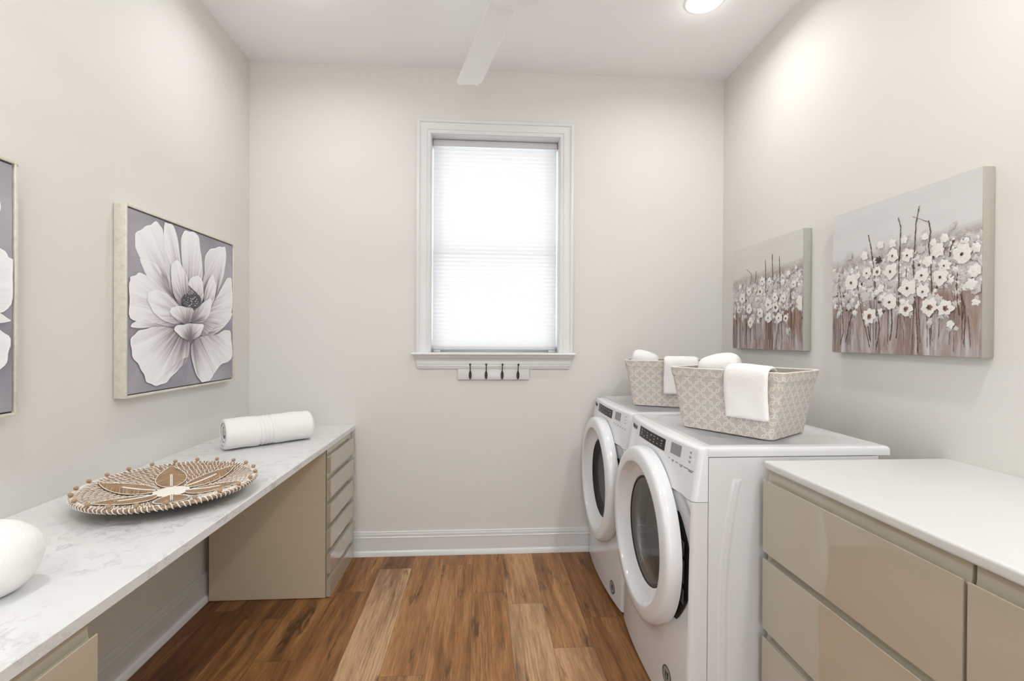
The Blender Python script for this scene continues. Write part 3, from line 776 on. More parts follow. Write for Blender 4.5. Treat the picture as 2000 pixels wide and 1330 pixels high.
DKY = 0.957; DOFF = -0.0115; DYC = 0.006; DZ2 = 0.580
def squash(mbx, b0=0):
    mbx.v = mbx.v[:b0] + [(x + DOFF, y * DKY + DYC, z) for x, y, z in mbx.v[b0:]]
    return mbx
def laundry(name, loc, label, cat, dark, badge_z, badge_y):
    X0 = loc[0]
    w = thing(name, loc, label, cat)
    # cabinet shell (open at the front)
    mb = MB()
    mb.box(0.7635 - X0, 1.362 - X0, -HW, -HW + 0.006, 0.030, 0.9645)
    mb.box(0.7635 - X0, 1.362 - X0, HW - 0.006, HW, 0.030, 0.9645)
    mb.box(1.356 - X0, 1.362 - X0, -HW + 0.006, HW - 0.006, 0.030, 0.9645)
    mb.box(0.7635 - X0, 1.356 - X0, -HW + 0.006, HW - 0.006, 0.030, 0.036)
    # pressed ribs in both side panels
    for sy in (-1, 1):
        L = [(0.846, 0.893), (0.835, 0.840), (0.818, 0.740), (0.802, 0.620), (0.796, 0.480), (0.796, 0.300), (0.800, 0.15)]
        Rr = [(0.880, 0.893), (0.868, 0.840), (0.852, 0.740), (0.838, 0.620), (0.832, 0.480), (0.832, 0.300), (0.832, 0.15)]
        n = len(L)
        poly = L + Rr[::-1]
        inner = []
        cxm = [(L[i][0] + Rr[i][0]) / 2 for i in range(n)]
        for i, (px, pz) in enumerate(poly):
            k = i if i < n else 2 * n - 1 - i
            inner.append((cxm[k] + (px - cxm[k]) * 0.45, pz + (-0.010 if k == 0 else (0.01 if k == n - 1 else 0))))
        vs_ = [(px - X0, sy * HW, pz) for px, pz in poly] + [(px - X0, sy * (HW + 0.0018), pz) for px, pz in inner]
        m2 = len(poly)
        fs = [(i, (i + 1) % m2, m2 + (i + 1) % m2, m2 + i) for i in range(m2)]
        fs += [(m2 + i, m2 + i + 1, m2 + m2 - 2 - i, m2 + m2 - 1 - i) for i in range(n - 1)]
        mb.add(vs_, fs, 0, False)
    mb.build('body', ENAMEL, w)
    for fx in (0.80, 1.32):
        for fy in (-0.31, 0.31):
            m3 = MB(); m3.lathe([(0.02, 0.0), (0.022, 0.004), (0.022, 0.03)], (fx - X0, fy, 0), n=16, cap0=True); m3.build('foot', BLACKR, w)
    # top lid with pressed field
    bm = bmesh.new()
    bmesh.ops.create_cube(bm, size=1.0)
    a0, a1 = 0.7608, 1.404
    for v in bm.verts:
        v.co = Vector(((a0 + a1) / 2 - X0 + v.co.x * (a1 - a0), v.co.y * 2 * HW, 0.9825 + v.co.z * 0.031))
    ed = [e for e in bm.edges if not (all(abs(v.co.x - (a0 - X0)) < 1e-4 for v in e.verts)) and max(v.co.z for v in e.verts) > 0.99 and not abs(e.verts[0].co.z - e.verts[1].co.z) > 0.01]
    bmesh.ops.bevel(bm, geom=ed, offset=0.016, segments=5, profile=0.6, affect='EDGES')
    top = max(bm.faces, key=lambda f: (f.normal.z > 0.99) * f.calc_area())
    r = bmesh.ops.inset_region(bm, faces=[top], thickness=0.035, depth=0.0)
    r = bmesh.ops.inset_region(bm, faces=[top], thickness=0.012, depth=-0.0025)
    mb = MB(); mb.bm(bm, 0, True)
    mb.build('top_lid', ENAMEL, w, auto=25)
    # front skins
    front_mesh(0.022, 0.8145, True, X0).build('front_panel', ENAMEL, w, auto=50)
    cp = front_mesh(0.8160, 0.9980, True, X0, top=True, nz=26).build('control_panel', PLAST, w, auto=50)
    # black key field, grey display, printing
    def patch(mbx, y0, y1, z0, z1, off, th=0.0012, ny=6):
        vs_ = []
        for s in (0, 1):
            for j, z in enumerate((z0, z1)):
                for i in range(ny + 1):
                    y = y0 + (y1 - y0) * i / ny
                    vs_.append((front_x(y, z) - off - (0 if s else th) + 0 - X0, y, z))
        k = ny + 1; fs = []
        for i in range(ny):
            fs.append((i, i + 1, k + i + 1, k + i)); fs.append((2 * k + i, 2 * k + i + 1, 3 * k + i + 1, 3 * k + i))
            fs.append((i, i + 1, 2 * k + i + 1, 2 * k + i)); fs.append((k + i, k + i + 1, 3 * k + i + 1, 3 * k + i))
        fs.append((0, k, 3 * k, 2 * k)); fs.append((ny, k + ny, 3 * k + ny, 2 * k + ny))
        mbx.add(vs_, fs, 0, False)
    m2 = MB(); patch(m2, -0.118, 0.172, 0.9315, 0.9755, 0.0); kp = m2.build('key_field', BLACKG, cp)
    m2 = MB(); patch(m2, -0.243, -0.168, 0.9385, 0.9785, 0.0); m2.build('display', GREYD, cp)
    rr = random.Random(5 if dark else 9)
    def label(y0, y1, z0, z1, off, mat, par):
        q_ = MB(); patch(q_, y0, y1, z0, z1, off, 0.0005, 1); q_.build('printed_label', mat, par)
    for row, z in enumerate((0.9655, 0.9535, 0.944)):
        for q in range(7):
            y = 0.150 - q * 0.038
            if row == 1 and q % 2: continue
            wd = rr.uniform(0.010, 0.021)
            label(y - wd, y, z - 0.0011, z + 0.0008, 0.0012, INKL, kp)
            if rr.random() < 0.6: label(y - wd * 0.8, y - 0.002, z - 0.0042, z - 0.0026, 0.0012, INKL, kp)
    for q in range(6):
        y = -0.163 - q * 0.030
        z = 0.918 - q * 0.0012
        wd = 0.006 + 0.003 * q if not dark else 0.006
        label(y - wd, y + wd * 0.6, z - 0.001, z + 0.0012, 0.0, INK, cp)
        if q % 2 == 1 or dark: label(y - wd * 0.7, y + wd * 0.4, z - 0.0055, z - 0.003, 0.0, INK, cp)
    for q in range(3):
        z = 0.971 - q * 0.0155
        label(-0.310, -0.297, z - 0.0013, z + 0.0010, 0.0, INK, cp)
        if not dark: label(-0.309, -0.299, z - 0.0055, z - 0.0035, 0.0, INK, cp)
    # wordmark with its swoosh
    v, f = text_mesh('Whirlpool', 0.021)
    m2 = MB()
    vv = []
    for (tx, ty, tz) in v:
        y = 0.262 - tx * 0.95; z = 0.957 + ty * 1.25
        vv.append((front_x(y, z) - 0.0006 - tz - X0, y, z))
    m2.add(vv, f)
    sw = []
    for k in range(30):
        a = 2 * PI * k / 29 * 0.92 + 0.6
        y = 0.258 + 0.030 * math.cos(a); z = 0.956 + 0.0085 * math.sin(a) - 0.006 * math.cos(a)
        sw.append((front_x(y, z) - 0.0008 - X0, y, z))
    m2.tube(sw, 0.0007, 5)
    m2.build('wordmark', INK, cp)
    # round emblem at the foot
    rb = 0.0325
    em = MB()
    fx = front_x(badge_y, badge_z)
    n = 40
    def disc(mbx, r0, r1, off, th=0.0012):
        vs_ = []
        for (r, o_) in ((r1, 0), (r1, th), (r0, th)):
            for k in range(n):
                a = 2 * PI * k / n
                y = badge_y + r * math.cos(a); z = badge_z + r * math.sin(a)
                vs_.append((front_x(y, z) - off - o_ - X0, y, z))
        fs = []
        for j in range(2):
            for k in range(n): fs.append((j * n + k, j * n + (k + 1) % n, (j + 1) * n + (k + 1) % n, (j + 1) * n + k))
        mbx.add(vs_, fs, 0, False)
    disc(em, 0.0005, rb, 0.0); eb = em.build('round_emblem', simple_get('emblem_grey'), w)
    em = MB(); disc(em, 0.0275, rb, 0.0012, 0.0008)
    em.build('emblem_ring', BLACKR if dark else GREYR, eb)
    em = MB(); v, f = text_mesh('U', 0.040)
    em.add([(front_x(badge_y - tx, badge_z + ty) - 0.0014 - tz - X0, badge_y - tx, badge_z + ty - 0.002) for tx, ty, tz in v], f)
    v, f = text_mesh('n', 0.030)
    em.add([(front_x(badge_y - tx, badge_z + ty) - 0.0014 - tz - X0, badge_y - tx - 0.001, badge_z + ty + 0.006) for tx, ty, tz in v], f)
    em.build('emblem_mark', BLACKR, eb)
    # dark finger recess beside the door
    m2 = MB()
    n = 26
    pts = []
    for k in range(n + 1):
        s = k / n
        z = 0.748 - s * 0.385
        bul = math.sin(PI * (0.06 + 0.88 * s)) ** 0.9
        yo = -(0.225 + 0.112 * bul); yi = -0.19
        pts.append((yo, yi, z))
    vs_ = []
    for yo, yi, z in pts:
        vs_.append((front_x(yo, z) - 0.0015 - X0, yo, z)); vs_.append((front_x(yo, z) - 0.0045 - X0 , yo + 0.010, z)); vs_.append((front_x(yi, z) - 0.004 - X0, yi, z))
    m2.add(vs_, [(3 * k + j, 3 * k + j + 1, 3 * k + j + 4, 3 * k + j + 3) for k in range(n) for j in (0, 1)], 0, True)
    hp = m2.build('finger_recess', BLACKR, w)
    for zc_, hgt in ((0.640, 0.050), (0.560, 0.080), (0.475, 0.050)):
        m2 = MB()
        m2.box(0.6975 - X0, 0.7010 - X0, -0.312, -0.270, zc_ - hgt / 2, zc_ + hgt / 2, 0, 0.0015)
        m2.build('recess_pad', GREYR, hp)
    # door
    prof = [(0.336, 0.704), (0.3385, 0.690), (0.3385, 0.672), (0.3365, 0.662), (0.3325, 0.655), (0.326, 0.6505), (0.312, 0.6475), (0.290, 0.6452), (0.279, 0.6450), (0.2752, 0.6465), (0.2735, 0.6505), (0.270, 0.659), (0.262, 0.669), (0.248, 0.680), (0.230, 0.688), (0.2155, 0.6935), (0.2115, 0.697)]
    C3 = (0, 0, DZ2)
    m2 = MB(); m2.lathe([(r, x - X0) for r, x in prof], C3, 'X', 144)
    m2.lathe([(0.337, 0.704 - X0), (0.25, 0.705 - X0)], C3, 'X', 144)
    dr = squash(m2).build('door', PLAST, w)
    m2 = MB(); m2.lathe([(r, x - X0) for r, x in [(0.2165, 0.6940), (0.212, 0.6920), (0.2065, 0.6930), (0.205, 0.697)]], C3, 'X', 128); squash(m2).build('door_gasket', BLACKR, dr)
    m2 = MB(); m2.lathe([(r, x - X0) for r, x in [(0.2075, 0.6955), (0.204, 0.6940), (0.19, 0.6965), (0.15, 0.7000), (0.10, 0.7025), (0.05, 0.704), (0.0005, 0.7045)]], C3, 'X', 128)
    squash(m2).build('door_window', DGLASS2 if dark else DGLASS, dr)
    # inside: bowl, boot and drum
    if not dark:
        m2 = MB(); m2.lathe([(r, x - X0) for r, x in [(0.2075, 0.699), (0.200, 0.702), (0.192, 0.715), (0.188, 0.74), (0.188, 0.755)]], (0, 0, DZ), 'X', 96); squash(m2).build('inner_ring', CHROME, dr)
        m2 = MB(); m2.lathe([(r, x - X0) for r, x in [(0.25, 0.705), (0.25, 0.76), (0.27, 0.77), (0.27, 1.20), (0.0005, 1.21)]], (0, 0, DZ), 'X', 96); dm = m2.build('drum', STEEL, w)
        for k in range(3):
            a = 2 * PI * k / 3 + 0.5
            m3 = MB(); c_, s_ = math.cos(a), math.sin(a)
            p0 = Vector((0, c_, s_)); q = Vector((0, -s_, c_))
            vs_ = []
            for x in (0.79, 1.18):
                for d, h in ((-0.03, 0.27), (-0.012, 0.225), (0.012, 0.225), (0.03, 0.27)):
                    p = p0 * h + q * d; vs_.append((x - X0, p.y, p.z + DZ))
            m3.add(vs_, [(0, 1, 5, 4), (1, 2, 6, 5), (2, 3, 7, 6), (0, 1, 2, 3), (4, 5, 6, 7)])
            m3.build('drum_baffle', TUBW, dm)
        m3 = MB()
        for k in range(9):
            for q_ in range(3):
                a = -1.9 + k * 0.05
                m3.sphere((0.72 + q_ * 0.012 - X0, 0.246 * math.cos(a), DZ + 0.246 * math.sin(a)), 0.0035, 6, 4)
        m3.build('lint_grille', BLACKR, dm)
    else:
        m2 = MB(); m2.lathe([(r, x - X0) for r, x in [(0.255, 0.702), (0.235, 0.715), (0.222, 0.735), (0.228, 0.76), (0.205, 0.775), (0.20, 0.80)]], (0, 0, DZ), 'X', 96); m2.build('rubber_boot', BOOT, w)
        m2 = MB(); m2.lathe([(r, x - X0) for r, x in [(0.150, 0.706), (0.158, 0.712), (0.150, 0.78), (0.11, 0.83), (0.0005, 0.85)]], (0.0, -0.02, DZ - 0.0), 'X', 96); squash(m2).build('door_bowl', BOWL, dr)
        m2 = MB(); m2.lathe([(r, x - X0) for r, x in [(0.20, 0.80), (0.26, 0.81), (0.26, 1.20), (0.0005, 1.21)]], (0, 0, DZ), 'X', 96); m2.build('drum', STEEL, w)
        for a in (-2.2, -1.9, -1.6):
            m3 = MB(); m3.sphere((0.735 - X0, 0.20 * math.cos(a), DZ + 0.20 * math.sin(a)), 0.005, 8, 5)
            m3.build('boot_rivet', CHROME, w)
        m3 = MB(); m3.box(0.735 - X0, 0.765 - X0, 0.25, 0.315, 0.9981, 0.9988); m3.build('rating_label', INKL, w)
    return w
def simple_get(n): return MATS[n]
simple('emblem_grey', (0.33, 0.33, 0.33), 0.4)
BOOT = simple('boot_rubber', (0.085, 0.07, 0.065), 0.35)
BOWL = simple('bowl_plastic', (0.42, 0.42, 0.42), 0.25)
laundry('dryer', (1.06, 1.885, 0), 'white front-loading dryer beside the right-hand cabinets, nearest the camera, round grey window', 'dryer', False, 0.140, -0.215)
laundry('washing_machine', (1.06, 2.615, 0), 'white front-loading washing machine in the far right corner, dark round window', 'washing machine', True, 0.084, -0.232)

# ---------------------------------------------------------------- baskets
def rrect(L, W, r, n=6):
    pts = []
    for cxs, cys, a0 in ((1, -1, -PI / 2), (1, 1, 0), (-1, 1, PI / 2), (-1, -1, PI)):
        for k in range(n + 1):
            a = a0 + PI / 2 * k / n
            pts.append((cxs * (L / 2 - r) + r * math.cos(a), cys * (W / 2 - r) + r * math.sin(a)))
    return pts
def dense(pts, step=0.012):
    out = []
    m = len(pts)
    for i in range(m):
        a, b = pts[i], pts[(i + 1) % m]
        d = math.hypot(b[0] - a[0], b[1] - a[1]); k = max(1, int(d / step))
        for q in range(k): out.append((a[0] + (b[0] - a[0]) * q / k, a[1] + (b[1] - a[1]) * q / k))
    return out
def basket(loc, rotz, label):
    b = thing('storage_basket', loc, label, 'basket', 'trellis baskets on the laundry machines', (0, 0, rotz))
    H = 0.243
    P0 = dense(rrect(0.363, 0.288, 0.022))
    m = len(P0)
    NZ = 14
    mb = MB(); uvs = []
    def side(i, s):
        x, y = P0[i]
        fx = 1 + (0.455 / 0.363 - 1) * s; fy = 1 + (0.325 / 0.288 - 1) * s
        # the cloth bows in a little between the corners
        return (x * fx, y * fy)
    arc = [0.0]
    for i in range(m):
        a = P0[i]; c = P0[(i + 1) % m]; arc.append(arc[-1] + math.hypot(a[0] - c[0], a[1] - c[1]))
    LT = arc[-1]; rr_ = 0.022
    mids = []
    for (qx, qy, hl) in ((0.1815, 0, 0.144), (0, 0.144, 0.1815), (-0.1815, 0, 0.144), (0, -0.144, 0.1815)):
        kk = min(range(m), key=lambda q_: math.hypot(P0[q_][0] - qx, P0[q_][1] - qy))
        mids.append((arc[kk] + (P0[kk][0] if qx == 0 else P0[kk][1]) * (-1 if (qx > 0 or qy < 0) else 1), hl))
    def cloth_u(i):
        am = (arc[i] + arc[i + 1]) / 2; best = None
        for q_, (mm, hl) in enumerate(mids):
            for w_ in (-LT, 0, LT):
                dd = abs(am - mm - w_) - hl
                if best is None or dd < best[0]: best = (dd, mm + w_, q_)
        o_ = 0.0 if best[2] in (1, 3) else 0.014
        return (arc[i] - best[1] + o_, arc[i + 1] - best[1] + o_)
    grid = []
    for j in range(NZ + 1):
        s = j / NZ
        for i in range(m):
            x, y = side(i, s)
            grid.append((x, y, 0.001 + H * s))
    fs = []; cu = []
    for j in range(NZ):
        for i in range(m):
            fs.append((j * m + i, j * m + (i + 1) % m, (j + 1) * m + (i + 1) % m, (j + 1) * m + i))
            (q0, q1) = cloth_u(i); v0, v1 = H * j / NZ, H * (j + 1) / NZ; k0, k1 = 1 + .2 * v0 / H, 1 + .2 * v1 / H
            cu += [(q0 * k0, v0, 0), (q1 * k0, v0, 0), (q1 * k1, v1, 0), (q0 * k1, v1, 0)]
    mb.add(grid, fs, 0, False)
    base = mb.add([(x, y, 0.001) for x, y in P0], [tuple(range(m))], 0)
    cu += [(x, y, 0) for x, y in P0]
    mb.build('fabric_wall', TRELLIS, b, attrs={'cloth_uv': ('FLOAT_VECTOR', 'CORNER', cu)})
    # folded hem band, slightly proud, own pattern offset
    mb = MB(); cu = []; gv = []; fs = []
    hs = [(0.857, 1.004), (0.862, 1.010), (0.99, 1.010), (1.004, 1.004), (1.004, 0.990), (0.86, 0.985)]
    for (s, k) in hs:
        for i in range(m):
            x, y = side(i, s); gv.append((x * k, y * k * 1.0, 0.001 + H * s))
    for j in range(len(hs) - 1):
        for i in range(m):
            fs.append((j * m + i, j * m + (i + 1) % m, (j + 1) * m + (i + 1) % m, (j + 1) * m + i))
            q0, q1 = cloth_u(i); u0, u1 = q0 * 1.2 + 0.014, q1 * 1.2 + 0.014; v0, v1 = H * hs[j][0] + 0.012, H * hs[j + 1][0] + 0.012
            cu += [(u0, v0, 0), (u1, v0, 0), (u1, v1, 0), (u0, v1, 0)]
    mb.add(gv, fs, 0, False)
    mb.build('hem_band', TRELLIS, b, attrs={'cloth_uv': ('FLOAT_VECTOR', 'CORNER', cu)})
    mb = MB()
    def inn(i, j):
        s = j / 6; x, y = side(i, s); return (x * 0.982, y * 0.975, 0.006 + (H - 0.006) * s)
    mb.grid(m, 7, inn, 0, False, closeu=True)
    mb.add([(P0[i][0] * 0.982, P0[i][1] * 0.975, 0.006) for i in range(m)], [tuple(range(m))])
    mb.build('lining', LINING, b)
    mb = MB(); mb.tube([(side(i, 1.0)[0] * 1.003, side(i, 1.0)[1] * 1.003, H + 0.002) for i in range(0, m)], 0.0022, 6, 0, True); mb.build('rim_piping', simple_get('white_cord'), b)
    return b
NB = (1.058, 1.852, 0.9985); NR = math.radians(-56)
FB = (1.062, 2.592, 0.9985); FR_ = math.radians(-25.4)
basket(NB, NR, 'larger-looking beige trellis-pattern fabric basket on the near dryer')
basket(FB, FR_, 'beige trellis-pattern fabric basket on the far washing machine, partly hidden by the near one')

def loc2w(base, rz, p):
    c, s = math.cos(rz), math.sin(rz)
    return Vector((base[0] + c * p[0] - s * p[1], base[1] + s * p[0] + c * p[1], base[2] + p[2]))

# ---------------------------------------------------------------- towels
def fuzz(p, amp, sc=14.0, seed=0.0):
    return noise.noise(Vector(p) * sc + Vector((seed, seed * 1.7, 0))) * amp

def towel_sheet(pts, width, thick, wdir, seed=0.0, amp=0.004, nw=22):
    """a folded cloth: rounded slab swept along pts (list of Vector), wdir = unit Vector across"""
    # resample
    P = [Vector(p) for p in pts]
    L = [0.0]
    for i in range(1, len(P)): L.append(L[-1] + (P[i] - P[i - 1]).length)
    N = max(24, int(L[-1] / 0.007))
    Q = []
    for k in range(N + 1):
        d = L[-1] * k / N
        i = max(j for j in range(len(L)) if L[j] <= d + 1e-9); i = min(i, len(P) - 2)
        t = (d - L[i]) / max(1e-9, L[i + 1] - L[i]); Q.append(P[i].lerp(P[i + 1], t))
    for _ in range(6):
        Q = [Q[0]] + [(Q[i - 1] + Q[i] * 2 + Q[i + 1]) / 4 for i in range(1, N)] + [Q[-1]]
    prof = []
    M_ = nw
    for i in range(M_ + 1): prof.append((-0.5 + i / M_, 1))
    for i in range(M_ + 1): prof.append((0.5 - i / M_, -1))
    vs_ = []
    for k, q in enumerate(Q):
        a = Q[max(0, k - 1)]; b = Q[min(N, k + 1)]
        t = (b - a).normalized(); nn = wdir.cross(t).normalized()
        endf = min(1.0, (min(k, N - k) + 0.3) / 2.2)
        endf = math.sqrt(max(0.05, 1 - (1 - endf) ** 2))
        for (w, sgn) in prof:
            e = 1 - (abs(w) * 2) ** 8
            th = thick / 2 * (max(0.0, e) ** 0.5 * 0.85 + 0.15) * endf
            wob = 1 + 0.02 * math.sin(k * 0.25 + seed) * (1 if w > 0 else -0.6)
            p = q + wdir * (w * width * wob) + nn * (sgn * th)
            f = fuzz(p, amp, 16, seed)
            vs_.append(p + nn * f)
    m = len(prof); fs = []
    for k in range(N):
        for i in range(m): fs.append((k * m + i, k * m + (i + 1) % m, (k + 1) * m + (i + 1) % m, (k + 1) * m + i))
    fs.append(tuple(range(m))[::-1]); fs.append(tuple(N * m + i for i in range(m)))
    mb = MB(); mb.add([tuple(v) for v in vs_], fs, 0, True)
    return mb

def towel_roll(Lh, R, turns=3.2, seed=0.0, flat=0.90, bands=(), thick=0.02, nl=70, na=40):
    """rolled towel lying along local x, resting on z=0. cross section = spiral band"""
    total = int(turns * na)
    path = []
    r_in = R - turns * thick
    for k in range(total + 1):
        th = 2 * PI * k / na
        r = r_in + (R - r_in) * k / total
        path.append((th, r))
    def section(s, x):
        # s in 0..1 along length, returns ring of outer+inner path points
        ring = []
        e = min(s, 1 - s)
        edge = max(0.0, 1 - e / 0.035)
        rs = 1 - 0.06 * edge ** 2
        bnd = 0.0
        for bx, bw, dp in bands:
            q = abs(s - bx) / bw
            if q < 1: bnd -= dp * (1 - q * q)
        def pt(th, r, outer):
            rr = r * rs + bnd * (r / R) ** 3
            y = rr * math.cos(th - 1.15) * 1.04; z = rr * math.sin(th - 1.15) * flat
            lim = -R * flat * 0.86
            if z < lim: z = lim + (z - lim) * 0.15
            w = fuzz((x, y, z), 0.003, 13, seed) * (r / R)
            return (y * (1 + w / R), z * (1 + w / R))
        a_ = [pt(th, r, 1) for th, r in path]
        b_ = [pt(th, r - thick * 0.90, 0) for th, r in path][::-1]
        return a_ + b_
    mb = MB()
    m = 2 * (total + 1)
    vs_ = []
    zoff = R * flat * 0.86 + 0.15 * R * flat * 0.14
    for j in range(nl + 1):
        s = j / nl
        s2 = 0.5 - 0.5 * math.cos(PI * s) if False else s
        x = -Lh + 2 * Lh * s2
        ring = section(s2, x)
        for i, (y, z) in enumerate(ring):
            # inner turns are pulled in a little, outer fold leads
            kk = i if i <= total else (m - 1 - i)
            q = kk / total
            pull = (1 - q) * 0.012 * (1 if s < 0.5 else -1) * (1 if min(s, 1 - s) < 0.02 else 0)
            vs_.append((x + pull, y, z + zoff))
    fs = []
    for j in range(nl):
        for i in range(m): fs.append((j * m + i, j * m + (i + 1) % m, (j + 1) * m + (i + 1) % m, (j + 1) * m + i))
    # end faces: quads between outer and inner path
    for j, flip in ((0, False), (nl, True)):
        for k in range(total):
            f = (j * m + k, j * m + k + 1, j * m + m - 2 - k, j * m + m - 1 - k)
            fs.append(f[::-1] if flip else f)
    mb.add(vs_, fs, 0, True)
    return mb

# rolled towel on the marble top
mb = towel_roll(0.205, 0.0865, 3.0, 3.0, 0.96, bands=[(0.385, .020, .0075), (0.43, .017, .0065), (0.475, .017, .0065), (0.52, .020, .0075)], nl=150)
tw = mb.build('rolled_towel', TOWEL, None, (0, 0, 0), auto=180)
tw.rotation_euler = (0, 0, math.radians(40.5))
tw.location = (-1.083, 2.492, CT + 0.0035)
tag(tw, 'white rolled bath towel lying on the marble top near the window corner', 'towel')

def soft_roll(R, L, seed, ex=0.55, lw=1.06, flat=0.93, cap_=False):
    """a rolled towel whose ends are tucked in, along local x, resting on z = 0"""
    mb = MB()
    def fn(i, j):
        u = j / 48; a = 2 * PI * i / 64
        x = -math.cos(PI * u)
        rr = max(0.0, math.sin(PI * u)) ** ex if not cap_ else R * 0 + math.sqrt(max(0.0, 1 - max(0.0, (abs(x) * L - (L - R)) / R) ** 2.2))
        y = R * rr * math.cos(a) * lw; z = R * rr * math.sin(a) * 1.0; px = L * x
        f = 1 + fuzz((px, y, z), 0.06, 11, seed) + fuzz((px, y, z), 0.015, 40, seed)
        return (px * f, y * f, max(z * f, -R * flat) + R * flat)
    mb.grid(64, 49, fn, 0, True, closeu=True)
    return mb
o = soft_roll(0.080, 0.17, 5.0, 0.5, 1.0, 0.96, True).build('rolled_towel', TOWEL, None, (0, 0, 0))
o.rotation_euler = (0, 0, math.radians(52)); o.location = (-1.078, 0.984, CT)
tag(o, 'white rolled towel cut off by the left edge, on the near end of the marble', 'towel')

# towels in the baskets
def roll_at(base, rz, p, tilt, turn, L, R, label, seed, ex):
    mb = soft_roll(R, L, seed, ex, 1.0, 1.5)
    mb.v = [(x, y, z - R * 1.5) for x, y, z in mb.v]
    o = mb.build('rolled_towel', TOWEL, None, (0, 0, 0))
    o.location = loc2w(base, rz, p)
    o.rotation_euler = (0, tilt, rz + turn)
    return tag(o, label, 'towel')
def drape(base, rz, s0, s1, label, seed, drop=0.165, over=0.0):
    # path in basket local: starts inside, lies across, goes over the front long rim (local -y side), hangs down
    sm = (s0 + s1) / 2
    yr = -0.325 / 2; H = 0.243
    pts = [(sm, yr + 0.095, H - 0.07), (sm, yr + 0.085, H - 0.02), (sm, yr + 0.065, H + 0.006), (sm, yr + 0.038, H + 0.016), (sm, yr + 0.012, H + 0.019), (sm, yr - 0.010, H + 0.014),
           (sm, yr - 0.018, H - 0.004), (sm, yr - 0.014, H - 0.05), (sm, yr - 0.008, H - 0.10), (sm, yr - 0.002, H - drop)]
    P = [loc2w(base, rz, p) for p in pts]
    wd = Vector((math.cos(rz), math.sin(rz), 0))
    mb = towel_sheet(P, s1 - s0, 0.021, wd, seed, 0.004)
    o = mb.build('folded_towel', TOWEL, None, tuple(loc2w(base, rz, (sm, yr, 0.243))))
    return tag(o, label, 'towel')
drape(NB, NR, 0.020, 0.180, 'white folded towel hanging over the rim of the near basket', 2.0, 0.172)
drape(FB, FR_, -0.020, 0.150, 'white folded towel hanging over the rim of the far basket', 7.0, 0.170)
roll_at(NB, NR, (-0.112, 0.040, 0.236), math.radians(-10), math.radians(14), 0.084, 0.066, 'white rolled towel sticking up out of the near basket', 11.0, 0.42)
roll_at(FB, FR_, (-0.140, 0.020, 0.236), math.radians(14), math.radians(6), 0.074, 0.060, 'white rolled towel sticking up at the left end of the far basket', 4.0, 0.36)

# ---------------------------------------------------------------- woven tray
tr = thing('woven_tray', (-1.045, 1.675, CT + 0.0005), 'round woven tray of raffia leaves and white cord with wooden beads on its rim', 'tray', None, (0, 0, 0))
RT = 0.253
tilt_ax = Vector((math.cos(math.radians(28)), math.sin(math.radians(28)), 0))
tr.rotation_mode = 'QUATERNION'
from mathutils import Quaternion
tr.rotation_quaternion = Quaternion(tilt_ax, math.radians(1.2))
def bowl(r): # height of the upper surface
    s = min(1.0, r / RT)
    return 0.013 + 0.040 * s ** 2.2
# coiled base, rings as ridges
mb = MB(); sv = []; rows = []
NRG = 17
for k in range(NRG * 6 + 1):
    r = RT * k / (NRG * 6)
    ph = (k % 6) / 6
    rid = 0.0028 * math.sin(PI * ph) if r > 0.02 else 0
    rows.append((max(r, 0.0008), bowl(r) + rid))
rows += [(RT + 0.004, bowl(RT) - 0.004), (RT + 0.002, bowl(RT) - 0.010)]
for k in range(24, -1, -1):
    r = RT * k / 24
    rows.append((max(r, 0.0008), bowl(r) - 0.0095 if k > 5 else 0.0025))
NA = 120
def coil(i, j):
    a = 2 * PI * i / NA; r, h = rows[j]
    return (r * math.cos(a), r * math.sin(a), h)
mb.grid(NA, len(rows), coil, 0, True, closeu=True)
sv = [(2 * PI * i / NA * max(r, .05), r, 0) for (r, h) in rows for i in range(NA)]
mb.build('coiled_base', ROPE, tr, attrs={'straw': ('FLOAT_VECTOR', 'POINT', sv)})
# white stitches over the coils
mb = MB()
rs = random.Random(2)
LEAFA = [math.radians(62 + 60 * k) for k in range(6)]
def leaf_half(s):  # half width of a leaf at fraction s of its length
    return 0.046 * (math.sin(PI * min(1, s) ** 0.85)) ** 0.75
def in_leaf(x, y):
    for a in LEAFA:
        u = x * math.cos(a) + y * math.sin(a); v = -x * math.sin(a) + y * math.cos(a)
        s = (u - 0.045) / 0.180
        if 0 < s < 1 and abs(v) < leaf_half(s) + 0.004: return True
    return math.hypot(x, y) < 0.055
for q in range(4, NRG):
    r0 = RT * q / NRG; r1 = RT * (q + 1) / NRG
    cnt = int(2 * PI * r0 / 0.0145)
    for k in range(cnt):
        a = 2 * PI * (k + 0.5 * (q % 2)) / cnt + rs.uniform(-.01, .01)
        xm, ym = (r0 + r1) / 2 * math.cos(a), (r0 + r1) / 2 * math.sin(a)
        if in_leaf(xm, ym): continue
        P = []
        for s in (0, 0.33, 0.67, 1):
            r = r0 + (r1 - r0) * s; aa = a + 0.0075 / r0 * (s - 0.5) * 1.3
            P.append((r * math.cos(aa), r * math.sin(aa), bowl(r) + 0.0030 * math.sin(PI * s) + 0.0008))
        mb.tube(P, 0.0013, 5)
mb.build('cord_stitching', CORD, tr)
